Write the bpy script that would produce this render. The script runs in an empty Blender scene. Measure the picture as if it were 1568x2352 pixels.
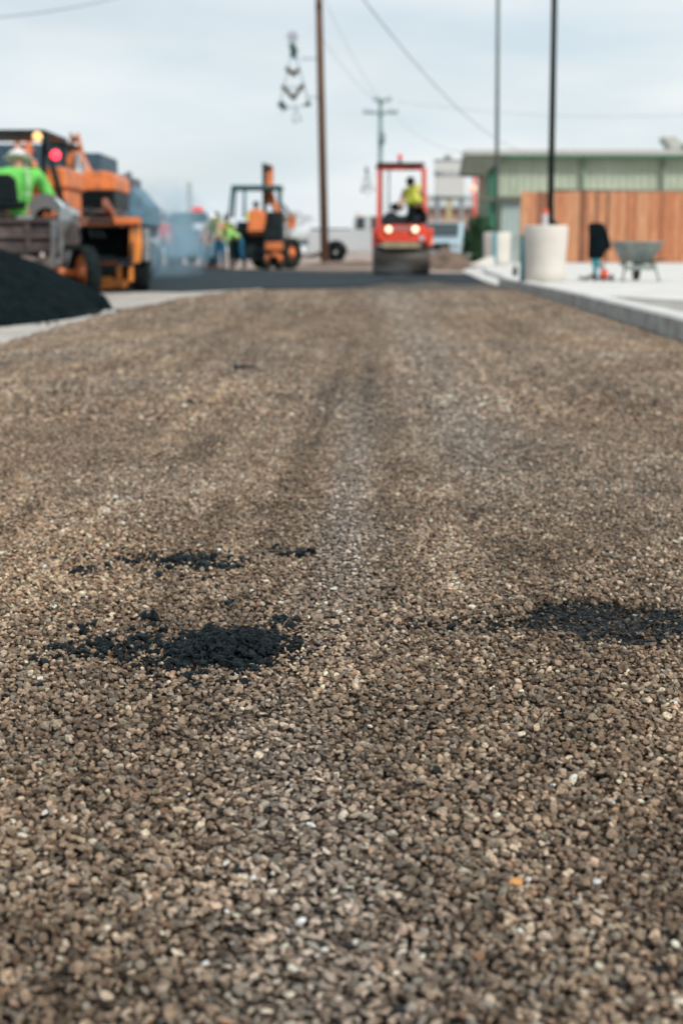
import bpy, math, random
import numpy as np
from mathutils import Vector, Matrix, Euler, noise as MN
random.seed(7); rng = np.random.default_rng(11)
S = bpy.context.scene; COL = S.collection
PI = math.pi; R = math.radians
# ------------------------------------------------------------------ camera geometry (photo measured in a 1568 x 2352 grid)
FPX = 3267.0; PITCH = math.atan(601/FPX); CH = 0.60
def ray(px, py):
    u = (px-784)/FPX; v = (py-1176)/FPX
    c, s = math.cos(PITCH), math.sin(PITCH)
    return Vector((u, c - v*s, -s - v*c))
def at(px, py, Y):
    d = ray(px, py); t = Y/d.y
    return Vector((d.x*t, Y, CH+d.z*t))
def gr(px, py, z=0.0):
    d = ray(px, py); t = (z-CH)/d.z
    return Vector((d.x*t, d.y*t, z))
# ------------------------------------------------------------------ materials
def lin(c):
    return tuple((x/255/12.92 if x/255 <= .04045 else ((x/255+.055)/1.055)**2.4) for x in c)
MATS = {}
def mat(name, col, rough=.6, metal=0, var=.12, scale=6, bump=0.0, bscale=60, dirt=None, emit=None, spec=.5, coat=0, stretch=None):
    if name in MATS: return MATS[name]
    m = bpy.data.materials.new(name); m.use_nodes = True
    nt = m.node_tree; N = nt.nodes; L = nt.links
    b = N['Principled BSDF']
    b.inputs['Roughness'].default_value = rough; b.inputs['Metallic'].default_value = metal
    b.inputs['Specular IOR Level'].default_value = spec
    b.inputs['Coat Weight'].default_value = coat
    tc = N.new('ShaderNodeTexCoord'); mp = N.new('ShaderNodeMapping')
    L.new(tc.outputs['Object'], mp.inputs[0])
    if stretch: mp.inputs['Scale'].default_value = stretch
    n = N.new('ShaderNodeTexNoise'); n.inputs['Scale'].default_value = scale; n.inputs['Detail'].default_value = 6
    n.inputs['Roughness'].default_value = .65
    L.new(mp.outputs[0], n.inputs['Vector'])
    r = N.new('ShaderNodeValToRGB')
    a = tuple(max(0, x*(1-var*1.6)) for x in col)+(1,); c = tuple(min(1, x*(1+var)) for x in col)+(1,)
    r.color_ramp.elements[0].position = .3; r.color_ramp.elements[0].color = a
    r.color_ramp.elements[1].position = .68; r.color_ramp.elements[1].color = c
    L.new(n.outputs['Fac'], r.inputs[0]); out = r.outputs[0]
    if dirt:
        n2 = N.new('ShaderNodeTexNoise'); n2.inputs['Scale'].default_value = scale*.6+1; n2.inputs['Detail'].default_value = 8
        L.new(tc.outputs['Object'], n2.inputs['Vector'])
        r2 = N.new('ShaderNodeValToRGB'); r2.color_ramp.elements[0].position = .5; r2.color_ramp.elements[1].position = .7
        L.new(n2.outputs['Fac'], r2.inputs[0])
        mx = N.new('ShaderNodeMix'); mx.data_type = 'RGBA'
        L.new(r2.outputs[0], mx.inputs[0]); L.new(out, mx.inputs[6]); mx.inputs[7].default_value = tuple(dirt)+(1,)
        out = mx.outputs[2]
    L.new(out, b.inputs['Base Color'])
    if bump:
        nb = N.new('ShaderNodeTexNoise'); nb.inputs['Scale'].default_value = bscale; nb.inputs['Detail'].default_value = 5
        L.new(mp.outputs[0], nb.inputs['Vector'])
        bp = N.new('ShaderNodeBump'); bp.inputs['Strength'].default_value = bump; bp.inputs['Distance'].default_value = .02
        L.new(nb.outputs['Fac'], bp.inputs['Height']); L.new(bp.outputs[0], b.inputs['Normal'])
    if emit:
        b.inputs['Emission Color'].default_value = tuple(emit[0])+(1,); b.inputs['Emission Strength'].default_value = emit[1]
    MATS[name] = m; return m
ORANGE = mat('orange_paint', (.80,.22,.065), .45, var=.15, dirt=(.30,.13,.07))
ORANGEY = mat('orange_yellow_paint', (.85,.29,.055), .4, var=.15, dirt=(.35,.15,.07))
ORDIRT = mat('orange_paint_dusty', (.42,.15,.07), .7, var=.3, dirt=(.12,.09,.08))
REDP = mat('red_orange_paint', (.82,.065,.025), .4, var=.18, coat=.1, dirt=(.42,.07,.04))
REDPALE = mat('red_paint_faded', (.78,.10,.07), .5, var=.2)
BLACK = mat('black_steel', (.006,.016,.019), .55, var=.3, dirt=(.02,.024,.024), spec=.25)
RUBBER = mat('tyre_rubber', (.010,.017,.018), .85, var=.3, bump=.3, dirt=(.035,.034,.032), spec=.15)
GREYM = mat('worn_grey_steel', (.20,.21,.22), .5, .3, var=.3, dirt=(.13,.11,.10), scale=9)
BROWNM = mat('rusty_brown_steel', (.085,.065,.062), .65, .1, var=.35, dirt=(.17,.13,.115), scale=5)
EDGEM = mat('scraped_cutting_edge', (.36,.28,.24), .5, .4, var=.3)
LIGHTM = mat('galvanised_steel', (.38,.43,.45), .4, .5, var=.2)
DRUM = mat('roller_drum_steel', (.05,.04,.032), .55, .2, var=.3, dirt=(.03,.03,.03), stretch=(.2,1,1))
TANM = mat('tan_scraper', (.33,.28,.18), .7, var=.2)
DARK = mat('dark_plastic', (.012,.022,.026), .5, var=.2, spec=.25)
SEATM = mat('black_vinyl', (.004,.010,.012), .6, var=.2, spec=.2)
GLASS = mat('car_glass', (.03,.045,.05), .08, var=.1, spec=.8)
WHITE = mat('white_car_paint', (.72,.75,.78), .3, var=.04, coat=.4)
PALEBL = mat('pale_blue_car_paint', (.42,.55,.62), .3, var=.06, coat=.4)
CHROME = mat('chrome', (.6,.6,.6), .2, 1, var=.1)
SLATE = mat('slate_blue_paint', (.035,.075,.11), .5, var=.2)
PURPG = mat('purple_grey_paint', (.09,.10,.13), .45, var=.2)
TEALD = mat('dark_teal_canvas', (.03,.12,.14), .7, var=.2)
TEALB = mat('teal_blue_panel', (.10,.20,.27), .6, var=.25)
TEAL = mat('teal_plastic', (.0,.24,.30), .5, var=.1)
HIVIS = mat('hivis_green_cloth', (.16,.62,.12), .9, var=.1, bump=.3, bscale=20)
HIVISC = mat('faded_hivis_green', (.33,.68,.20), .9, var=.12, bump=.3, bscale=20)
HIVISY = mat('hivis_yellow_cloth', (.75,.85,.12), .9, var=.1, bump=.3, bscale=20)
REFL = mat('reflective_tape', (.5,.55,.5), .4, var=.05)
JEANS = mat('blue_denim', (.01,.11,.20), .9, var=.25, bump=.3, bscale=30)
JEANSD = mat('dark_denim', (.012,.05,.075), .9, var=.25, bump=.3, bscale=30)
BLKCLOTH = mat('black_cloth', (.003,.008,.010), .9, var=.3, bump=.4, bscale=15, spec=.1)
WHCLOTH = mat('white_cloth', (.62,.62,.63), .9, var=.08, bump=.3, bscale=15)
REDCL = mat('red_cloth', (.75,.07,.07), .9, var=.1)
TANCL = mat('tan_cloth', (.45,.30,.22), .9, var=.15)
SKIN = mat('skin', (.42,.22,.15), .55, var=.08)
HAIR = mat('dark_hair', (.02,.015,.012), .8, var=.3)
HATW = mat('white_hard_hat', (.80,.82,.82), .35, var=.04)
HATO = mat('orange_hard_hat', (.85,.17,.06), .35, var=.05)
BOOT = mat('brown_leather', (.10,.045,.025), .7, var=.3)
CONC = mat('pale_concrete', (.66,.645,.62), .85, var=.07, scale=2.2, bump=.15, bscale=30, dirt=(.54,.52,.49))
CONCB = mat('cast_concrete', (.62,.58,.53), .8, var=.05, scale=2, bump=.1, bscale=25)
KERBM = mat('shaded_grimy_kerb_face', (.34,.34,.325), .9, var=.2, scale=5, bump=.5, bscale=25, dirt=(.2,.19,.175))  # face coloured darker than the kerb top: painted side shade plus road grime
ASPH = mat('fresh_asphalt', (.022,.036,.044), .8, var=.3, scale=1.5, bump=.5, bscale=90, spec=.15)
ASPILE = mat('loose_asphalt', (.004,.010,.012), .9, var=.5, scale=14, bump=1, bscale=30, spec=.05)
DIRT = mat('pinkish_dirt', (.36,.28,.235), .95, var=.25, scale=.35, bump=.4, bscale=8)
DIRTB = mat('brown_dirt', (.16,.105,.075), .95, var=.4, scale=3, bump=.6, bscale=8)
WOODP = mat('pole_wood', (.14,.075,.045), .85, var=.35, scale=3, stretch=(6,6,.4), bump=.3)
TEALP = mat('weathered_teal_pole', (.20,.30,.30), .8, var=.2)
POLEB = mat('black_pole_paint', (.008,.016,.016), .5, 0, var=.2, spec=.2)
POLEG = mat('primer_grey_pole', (.08,.12,.115), .5, .2, var=.2)
GREENW = mat('green_trim', (.035,.20,.11), .6, var=.15)
ROOFM = mat('pale_roof_metal', (.46,.47,.43), .5, var=.08)
SOFFIT = mat('soffit_grey_green', (.12,.13,.10), .8, var=.15)
SIGNM = mat('pale_sign_panel', (.60,.60,.59), .6, var=.05)
GREYF = mat('grey_sign_frame', (.30,.33,.33), .6, var=.1)
LEAF = mat('leaf_green', (.028,.085,.03), .7, var=.5, scale=8)
GRASSM = mat('grass_green', (.05,.17,.035), .8, var=.5, scale=6)
BARK = mat('bare_bark', (.20,.19,.19), .9, var=.2)
LAMPW = mat('lit_warm_lamp', (1,.8,.6), .3, emit=((1,.60,.36), 1.9))
LAMPA = mat('lit_amber_lamp', (1,.6,.2), .3, emit=((1,.50,.22), .9))
LAMPR = mat('lit_red_lamp', (1,.05,.08), .3, emit=((1,.03,.06), 2.2))
BEACON = mat('red_beacon_plastic', (.75,.06,.04), .3, emit=((1,.1,.05), .25))
GARL = mat('green_garland', (.0,.085,.06), .9, var=.4, scale=20, bump=1)
GARB = mat('brown_garland', (.085,.05,.02), .9, var=.4, scale=20, bump=1)
WIREM = mat('teal_wire_frame', (.16,.26,.30), .5, .3, var=.1)
CABLE = mat('cable_grey', (.30,.35,.40), .7, var=.1)
PINKW = mat('pinkish_wall', (.45,.30,.25), .8, var=.15)
WHEELB = mat('weathered_green_grey_tray', (.23,.28,.265), .6, .2, var=.35, dirt=(.33,.31,.26), scale=5)
# fence wood: each board its own tone, from the object coordinate across the fence
def fence_mat():
    m = bpy.data.materials.new('cedar_boards'); m.use_nodes = True; nt = m.node_tree; N = nt.nodes; L = nt.links
    b = N['Principled BSDF']; b.inputs['Roughness'].default_value = .8
    at_ = N.new('ShaderNodeAttribute'); at_.attribute_name = 'tone'
    r = N.new('ShaderNodeValToRGB'); e = r.color_ramp.elements
    e[0].position = 0; e[0].color = (.24,.09,.045,1); e[1].position = 1; e[1].color = (.64,.32,.165,1)
    x = e.new(.4); x.color = (.52,.19,.085,1); x = e.new(.7); x.color = (.56,.24,.115,1)
    L.new(at_.outputs['Fac'], r.inputs[0])
    tc = N.new('ShaderNodeTexCoord'); mp = N.new('ShaderNodeMapping'); mp.inputs['Scale'].default_value = (9,9,.8)
    L.new(tc.outputs['Object'], mp.inputs[0]); n = N.new('ShaderNodeTexNoise'); n.inputs['Scale'].default_value = 2; n.inputs['Detail'].default_value = 6
    L.new(mp.outputs[0], n.inputs['Vector']); r2 = N.new('ShaderNodeValToRGB')
    r2.color_ramp.elements[0].position=.3; r2.color_ramp.elements[0].color = (.6,.6,.6,1); r2.color_ramp.elements[1].position=.7; r2.color_ramp.elements[1].color=(1.1,1.1,1.1,1)
    L.new(n.outputs['Fac'], r2.inputs[0]); mx = N.new('ShaderNodeMix'); mx.data_type='RGBA'; mx.blend_type='MULTIPLY'; mx.inputs[0].default_value=1
    L.new(r.outputs[0], mx.inputs[6]); L.new(r2.outputs[0], mx.inputs[7]); L.new(mx.outputs[2], b.inputs['Base Color'])
    return m
FENCE = fence_mat()
# ------------------------------------------------------------------ mesh builder
class MB:
    def __init__(s): s.v=[]; s.f=[]; s.sm=[]; s.tone=[]; s.t=0.0
    def add(s, vs, fs, smooth=False):
        o=len(s.v); s.v += [tuple(x) for x in vs]; s.f += [tuple(i+o for i in f) for f in fs]; s.sm += [smooth]*len(fs); s.tone += [s.t]*len(fs); return s
    def hexa(s, P): # 8 points: bottom 4 ccw, top 4 ccw
        return s.add(P, [(3,2,1,0),(4,5,6,7),(0,1,5,4),(1,2,6,5),(2,3,7,6),(3,0,4,7)])
    def box(s, x0,x1,y0,y1,z0,z1):
        return s.hexa([(x0,y0,z0),(x1,y0,z0),(x1,y1,z0),(x0,y1,z0),(x0,y0,z1),(x1,y0,z1),(x1,y1,z1),(x0,y1,z1)])
    def obox(s, c, size, rot=(0,0,0)):
        M = Euler(rot).to_matrix(); c=Vector(c); a,b,d=[x/2 for x in size]
        return s.hexa([c+M@Vector(p) for p in [(-a,-b,-d),(a,-b,-d),(a,b,-d),(-a,b,-d),(-a,-b,d),(a,-b,d),(a,b,d),(-a,b,d)]])
    def tube(s, p, q, r0, r1=None, n=10):
        p=Vector(p); q=Vector(q); r1=r0 if r1 is None else r1
        d=(q-p).normalized(); u=d.orthogonal().normalized(); w=d.cross(u)
        vs=[]
        for c,r in ((p,r0),(q,r1)):
            for i in range(n):
                a=2*PI*i/n; vs.append(c+u*math.cos(a)*r+w*math.sin(a)*r)
        s.add(vs, [(i,(i+1)%n,n+(i+1)%n,n+i) for i in range(n)], True)
        o=len(s.v)-2*n
        s.f += [tuple(o+i for i in reversed(range(n))), tuple(o+n+i for i in range(n))]; s.sm += [False]*2; s.tone += [s.t]*2
        return s
    def path(s, pts, r, n=8):
        for a,b in zip(pts[:-1], pts[1:]): s.tube(a,b,r,r,n)
        return s
    def lathe(s, prof, c=(0,0,0), axis='z', n=28, rot=None, loop=False):
        if loop: prof=list(prof)+[prof[0]]
        c=Vector(c); M = Euler(rot).to_matrix() if rot else Matrix.Identity(3)
        vs=[]
        for r,h in prof:
            for i in range(n):
                a=2*PI*i/n; x,y,z=r*math.cos(a),r*math.sin(a),h
                if axis=='x': x,y,z=h,x,y
                if axis=='y': x,y,z=x,h,y
                vs.append(c+M@Vector((x,y,z)))
        fs=[(k*n+i,k*n+(i+1)%n,(k+1)*n+(i+1)%n,(k+1)*n+i) for k in range(len(prof)-1) for i in range(n)]
        s.add(vs, fs, True); o=len(s.v)-len(vs)
        if loop: return s
        s.f += [tuple(o+i for i in reversed(range(n))), tuple(o+(len(prof)-1)*n+i for i in range(n))]; s.sm += [False]*2; s.tone += [s.t]*2
        return s
    def prism(s, poly, y0, y1): # poly = [(x,z)...]
        n=len(poly); vs=[(x,y0,z) for x,z in poly]+[(x,y1,z) for x,z in poly]
        return s.add(vs, [tuple(range(n)), tuple(reversed(range(n,2*n)))]+[(i,(i+1)%n,n+(i+1)%n,n+i)[::-1] for i in range(n)])
    def xprism(s, poly, x0, x1): # poly = [(y,z)...]
        n=len(poly); vs=[(x0,y,z) for y,z in poly]+[(x1,y,z) for y,z in poly]
        return s.add(vs, [tuple(reversed(range(n))), tuple(range(n,2*n))]+[(i,(i+1)%n,n+(i+1)%n,n+i) for i in range(n)])
    def ball(s, c, r, sc=(1,1,1), n=14, m=9):
        c=Vector(c); vs=[c+Vector((0,0,-r*sc[2]))]
        for k in range(1,m):
            th=PI*k/m
            for i in range(n):
                a=2*PI*i/n; vs.append(c+Vector((r*sc[0]*math.sin(th)*math.cos(a), r*sc[1]*math.sin(th)*math.sin(a), -r*sc[2]*math.cos(th))))
        vs.append(c+Vector((0,0,r*sc[2]))); fs=[(0,1+(i+1)%n,1+i) for i in range(n)]
        for k in range(m-2): fs += [(1+k*n+i,1+k*n+(i+1)%n,1+(k+1)*n+(i+1)%n,1+(k+1)*n+i) for i in range(n)]
        o=1+(m-2)*n; fs += [(o+i,o+(i+1)%n,len(vs)-1) for i in range(n)]
        return s.add(vs, fs, True)
    def build(s, name, m, parent=None, bevel=0.0, at_=None, origin=None):
        o0 = wloc(parent) if parent else Vector(origin or (0,0,0))
        me=bpy.data.meshes.new(name); me.from_pydata([tuple(Vector(v)-o0) for v in s.v], [], s.f)
        me.polygons.foreach_set('use_smooth', s.sm)
        if any(s.tone):
            a=me.attributes.new('tone','FLOAT','FACE'); a.data.foreach_set('value', s.tone)
        me.update(); me.materials.append(m); ob=bpy.data.objects.new(name, me); COL.objects.link(ob)
        if parent: ob.parent=parent
        elif origin: ob.location=origin
        if bevel:
            b=ob.modifiers.new('bevel','BEVEL'); b.width=bevel; b.segments=2; b.limit_method='ANGLE'; b.angle_limit=R(40)
        return ob
def wloc(o):
    v=Vector((0,0,0))
    while o: v+=o.location; o=o.parent
    return v
def tag(o, label=None, cat=None, group=None, kind=None):
    if label: o['label']=label
    if cat: o['category']=cat
    if group: o['group']=group
    if kind: o['kind']=kind
    return o
def thing(name, loc, label, cat, group=None):
    o=bpy.data.objects.new(name, None); COL.objects.link(o); o.location=loc; o.empty_display_size=.2
    return tag(o,label,cat,group)
def struct(o): o['kind']='structure'; return o
def sheet(name, pts, m, z=None, thick=.1):
    n=len(pts); top=[(p[0],p[1],p[2] if z is None else z) for p in pts]; bot=[(x,y,zz-thick) for x,y,zz in top]
    b=MB(); b.add(top+bot, [tuple(range(n)), tuple(reversed(range(n,2*n)))]+[(i,(i+1)%n,n+(i+1)%n,n+i)[::-1] for i in range(n)])
    o=b.build(name,m); o.data.validate()
    import bmesh
    bm=bmesh.new(); bm.from_mesh(o.data); bmesh.ops.recalc_face_normals(bm,faces=bm.faces); bm.to_mesh(o.data); bm.free()
    return struct(o)
# ------------------------------------------------------------------ wheels
def wheel(name, parent, c, rad, width, yaw=0, rim_mat=ORANGE, rim_r=.58, lugs=18, side=1):
    """tyre > rim ; axis along x rotated by yaw about z; side = which way the dish faces (+1 = +x)"""
    c=Vector(c); rt=(0,0,yaw); w=width/2
    b=MB(); b.lathe([(rad*rim_r,-w*.8),(rad*.86,-w),(rad*.96,-w*.8),(rad,-w*.35),(rad,w*.35),(rad*.96,w*.8),(rad*.86,w),(rad*rim_r,w*.8)], c,'x',30,rt,True)
    M=Euler(rt).to_matrix()
    for i in range(lugs):
        a=2*PI*i/lugs
        for sgn in (-1,1):
            p=c+M@Vector((sgn*w*.45, math.cos(a+sgn*.08)*rad*.99, math.sin(a+sgn*.08)*rad*.99))
            Mx=Matrix.Rotation(yaw,3,'Z')@Matrix.Rotation(a,3,'X')@Matrix.Rotation(sgn*.45,3,'Y')
            h=[(-w*.45,-rad*.02,-rad*.035),(w*.45,-rad*.02,-rad*.035),(w*.45,rad*.035,-rad*.035),(-w*.45,rad*.035,-rad*.035)]
            b.hexa([p+Mx@Vector(q) for q in h]+[p+Mx@Vector((q[0],q[1],-q[2])) for q in h])
    t=b.build(name,RUBBER,parent)
    rb=MB(); k=side
    rb.lathe([(rad*rim_r*1.01,-w*.78),(rad*rim_r*.9,-w*.5),(rad*rim_r*.9,k*w*.3),(rad*.2,k*w*.45),(rad*.2,k*w*.75),(rad*.08,k*w*.8)] if k>0 else
             [(rad*.08,-w*.8),(rad*.2,-w*.75),(rad*.2,-w*.45),(rad*rim_r*.9,-w*.3),(rad*rim_r*.9,w*.5),(rad*rim_r*1.01,w*.78)], c,'x',28,rt)
    for i in range(8):
        a=2*PI*i/8; p=c+M@Vector((k*w*.5,math.cos(a)*rad*.13,math.sin(a)*rad*.13)); q=c+M@Vector((k*w*.86,math.cos(a)*rad*.13,math.sin(a)*rad*.13)); rb.tube(p,q,rad*.02,n=6)
    rb.build('rim',rim_mat,t)
    return t
# ------------------------------------------------------------------ people
BASE = dict(pelvis=(0,0,.95), spine=(0,0,1.14), chest=(0,.01,1.34), neck=(0,.01,1.50), chin=(0,-.01,1.57), head=(0,-.015,1.65), top=(0,-.005,1.725),
    nose=(0,-.115,1.645), shL=(.19,.01,1.44), elL=(.26,.03,1.16), wrL=(.27,-.05,.92), haL=(.27,-.07,.86),
    shR=(-.19,.01,1.44), elR=(-.26,.03,1.16), wrR=(-.27,-.05,.92), haR=(-.27,-.07,.86),
    hiL=(.10,0,.90), knL=(.12,-.03,.50), anL=(.12,.02,.10), toL=(.13,-.16,.045), hiR=(-.10,0,.90), knR=(-.12,-.03,.50), anR=(-.12,.02,.10), toR=(-.13,-.16,.045))
RAD = dict(pelvis=.135, spine=.125, chest=.145, neck=.058, chin=.075, head=.098, top=.06, nose=.016, sh=.065, el=.045, wr=.029, ha=.038, hi=.095, kn=.062, an=.042, to=.035)
def rad(k, m=1.0):
    return RAD[k]*m if k in RAD else RAD[k[:2]]*m
def skinned(name, J, edges, radii, m, parent, root, extra=()):
    keys=[]; 
    for a,b in edges:
        for k in (a,b):
            if k not in keys: keys.append(k)
    keys.remove(root); keys.insert(0,root)
    P=[Vector(J[k]) for k in keys]; E=[(keys.index(a),keys.index(b)) for a,b in edges]; Rr=[radii(k) for k in keys]
    for base,chain,r in extra:
        prev=keys.index(base)
        for j,p in enumerate(chain):
            P.append(Vector(p)); Rr.append(r*(1-.12*j)); E.append((prev,len(P)-1)); prev=len(P)-1
    me=bpy.data.meshes.new(name); o0=wloc(parent); me.from_pydata([p-o0 for p in P],E,[]); me.materials.append(m)
    ob=bpy.data.objects.new(name,me); COL.objects.link(ob); ob.parent=parent
    md=ob.modifiers.new('skin','SKIN'); md.use_smooth_shade=True; md.branch_smoothing=.4
    for i,d in enumerate(me.skin_vertices[0].data): d.radius=(Rr[i],Rr[i]); d.use_root=(i==0)
    sb=ob.modifiers.new('sub','SUBSURF'); sb.levels=1; sb.render_levels=1
    return ob
def person(loc, label, yaw=0, bend=0, ov={}, shirt=HIVIS, trousers=JEANS, boots=BOOT, hat=None, vest=None, hair=True, scale=1.0, short=False, group=None, side_bend=0):
    J={k:Vector(v) for k,v in BASE.items()}
    M=Matrix.Rotation(R(bend),3,'X')@Matrix.Rotation(R(side_bend),3,'Y')
    up=['spine','chest','neck','chin','head','top','nose','shL','elL','wrL','haL','shR','elR','wrR','haR']
    pv=J['pelvis'].copy()
    for k in up: J[k]=pv+M@(J[k]-pv)
    for k,v in ov.items(): J[k]=Vector(v)
    if 'head' in ov:   # keep the skull together
        h=J['head']; d=(h-J['neck']).normalized(); J['top']=h+d*.075; J['chin']=J['neck']+(h-J['neck'])*.5
        if 'nose' not in ov: J['nose']=h+Vector((0,-.1,0))
    Z=Matrix.Rotation(R(yaw),3,'Z'); L0=Vector(loc)
    J={k:L0+Z@(v*scale) for k,v in J.items()}
    root=thing('person', L0, label, 'person', group)
    E=[('pelvis','spine'),('spine','chest'),('chest','neck'),('neck','chin'),('chin','head'),('head','top'),('head','nose')]
    for s_ in 'LR':
        E+=[('chest','sh'+s_),('sh'+s_,'el'+s_),('el'+s_,'wr'+s_),('wr'+s_,'ha'+s_),('pelvis','hi'+s_),('hi'+s_,'kn'+s_),('kn'+s_,'an'+s_),('an'+s_,'to'+s_)]
    extra=[]
    for s_ in 'LR':
        h=J['ha'+s_]; d=(h-J['wr'+s_]).normalized(); u=d.cross(Vector((0,1,0.2))).normalized(); w=d.cross(u)
        for i,(off,ln) in enumerate(((-.03,.062),(-.01,.075),(.011,.07),(.031,.055))):
            b0=h+u*off*scale+d*.03; extra.append(('ha'+s_, [b0, b0+d*ln*.55*scale+w*.008, b0+d*ln*.9*scale+w*.035*scale], .0095))
        extra.append(('ha'+s_, [h-u*.045*scale, h-u*.062*scale+d*.035*scale+w*.015], .011))
    body=skinned('body',J,E,lambda k:rad(k)*scale,SKIN,root,'pelvis',extra)
    n=(J['nose']-J['head']).normalized(); sd=n.cross((J['top']-J['head']).normalized()).normalized(); upv=sd.cross(n)
    for k in (-1,1): eb=MB(); eb.ball(J['head']+n*.088+sd*.034*k+upv*.015,.011,n=6,m=4); eb.build('eye',HAIR,root)
    # clothing
    Es=[('pelvis','spine'),('spine','chest'),('chest','cn')]; J['cn']=J['neck']*.8+J['chest']*.2
    for s_ in 'LR':
        Es+=[('chest','sh'+s_),('sh'+s_,'el'+s_)]
        if not short: Es.append(('el'+s_,'cu'+s_)); J['cu'+s_]=J['wr'+s_]*.93+J['el'+s_]*.07
    def rs(k):
        if k=='cn': return .092*scale
        if k[:2]=='cu': return .042*scale
        return rad(k)*scale*(1.22 if k[:2] in('pe','sp','ch') else 1.5 if k[:2]=='sh' else 1.28)
    skinned('shirt',J,Es,rs,shirt,root,'chest')
    Et=[('spine2','pelvis')]; J['spine2']=J['pelvis']*.6+J['spine']*.4
    for s_ in 'LR':
        J['cf'+s_]=J['an'+s_]*.94+J['kn'+s_]*.06
        Et+=[('pelvis','hi'+s_),('hi'+s_,'kn'+s_),('kn'+s_,'cf'+s_)]
    skinned('trousers',J,Et,lambda k:(.068*scale if k[:2]=='cf' else .14*scale if k=='spine2' else rad(k)*scale*1.2),trousers,root,'pelvis')
    for s_ in 'LR':
        J['so']=J['an'+s_]+Vector((0,0,.07))*scale
        skinned('boot',J,[('so','an'+s_),('an'+s_,'to'+s_)],lambda k:(.052 if k=='so' else .055 if k[:2]=='an' else .045)*scale,boots,root,'an'+s_)
    if vest:
        J['v0']=J['pelvis']*.9+J['spine']*.1; J['v1']=J['chest']*.35+J['neck']*.65
        v=skinned('vest',J,[('v0','spine'),('spine','chest'),('chest','v1')],lambda k:{'v0':.175,'spine':.168,'chest':.186,'v1':.10}[k]*scale,vest,root,'chest')
    hd=J['head']; ax=(J['top']-J['head']).normalized(); q=Vector((0,0,1)).rotation_difference(ax).to_euler()
    if hat:
        hb=MB(); c=hd+ax*.035*scale
        hb.lathe([(.155*scale,-.004),(.158*scale,.006),(.122*scale,.014),(.118*scale,.05),(.10*scale,.09),(.06*scale,.118),(.012,.126)],c,'z',24,q)
        hb.obox(c+ax*.105*scale,(.02,.2*scale,.03),q); hb.build('hard_hat',hat,root)
    if hair:
        hb=MB(); hb.ball(hd+ax*.022*scale-n*.036*scale,.108*scale,(.93,1,.98)); 
        vs=[]; 
        hb.build('hair',HAIR,root)
    return root,J
# ------------------------------------------------------------------ world, light, camera
SUN_EL, SUN_AZ = 40, 42      # from the right, slightly behind the camera
w=bpy.data.worlds.new('World'); S.world=w; w.use_nodes=True; nt=w.node_tree; N=nt.nodes; L=nt.links
bg=N['Background']; bg.inputs['Strength'].default_value=.1
sky=N.new('ShaderNodeTexSky'); sky.sky_type='NISHITA'; sky.sun_disc=False; sky.sun_elevation=R(SUN_EL); sky.sun_rotation=R(SUN_AZ+180); sky.dust_density=2; sky.air_density=1
tc=N.new('ShaderNodeTexCoord'); mp=N.new('ShaderNodeMapping'); mp.inputs['Scale'].default_value=(1,1,4.2); mp.inputs['Location'].default_value=(.9,.2,.3)
mp.inputs['Rotation'].default_value=(0,R(5),0)
L.new(tc.outputs['Generated'],mp.inputs[0])
n1=N.new('ShaderNodeTexNoise'); n1.inputs['Scale'].default_value=2.6; n1.inputs['Detail'].default_value=5; n1.inputs['Roughness'].default_value=.5; n1.inputs['Distortion'].default_value=.4
L.new(mp.outputs[0],n1.inputs['Vector'])
r1=N.new('ShaderNodeValToRGB'); r1.color_ramp.elements[0].position=.32; r1.color_ramp.elements[0].color=(.68,.68,.68,1); r1.color_ramp.elements[1].position=.56; r1.color_ramp.elements[1].color=(.97,.97,.97,1)
L.new(n1.outputs['Fac'],r1.inputs[0])
n2=N.new('ShaderNodeTexNoise'); n2.inputs['Scale'].default_value=5; n2.inputs['Detail'].default_value=4
L.new(mp.outputs[0],n2.inputs['Vector'])
r2=N.new('ShaderNodeValToRGB'); r2.color_ramp.elements[0].position=.35; r2.color_ramp.elements[0].color=(5.7,6.5,6.95,1); r2.color_ramp.elements[1].position=.65; r2.color_ramp.elements[1].color=(6.9,7.25,7.35,1)
L.new(n2.outputs['Fac'],r2.inputs[0])
mx=N.new('ShaderNodeMix'); mx.data_type='RGBA'; L.new(r1.outputs[0],mx.inputs[0]); L.new(sky.outputs[0],mx.inputs[6]); L.new(r2.outputs[0],mx.inputs[7]); L.new(mx.outputs[2],bg.inputs['Color'])
sl=bpy.data.lights.new('sun','SUN'); sl.energy=2.2; sl.angle=R(9); sl.color=(1,.95,.87)
so=bpy.data.objects.new('sun',sl); COL.objects.link(so)
az=R(SUN_AZ); sd=Vector((math.sin(az)*math.cos(R(SUN_EL)), -math.cos(az)*math.cos(R(SUN_EL)), math.sin(R(SUN_EL))))  # towards the sun
so.rotation_euler=sd.to_track_quat('Z','Y').to_euler(); so.location=(0,0,30)
cd=bpy.data.cameras.new('camera'); cam=bpy.data.objects.new('camera',cd); COL.objects.link(cam); S.camera=cam
cam.location=(0,0,CH); cam.rotation_euler=(PI/2-PITCH,0,0)
cd.sensor_fit='VERTICAL'; cd.sensor_height=36; cd.sensor_width=24; cd.lens=36*FPX/2352; cd.clip_start=.05; cd.clip_end=3000
cd.dof.use_dof=True; cd.dof.focus_distance=2.06; cd.dof.aperture_fstop=4.8; cd.dof.aperture_blades=0
S.view_settings.view_transform='Standard'; S.view_settings.look='None'; S.view_settings.gamma=1; S.view_settings.exposure=.35
S.cycles.use_denoising=True; S.cycles.max_bounces=6; S.cycles.diffuse_bounces=3; S.cycles.glossy_bounces=3; S.cycles.volume_bounces=1; S.cycles.transparent_max_bounces=8
S.cycles.sample_clamp_indirect=4
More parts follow.
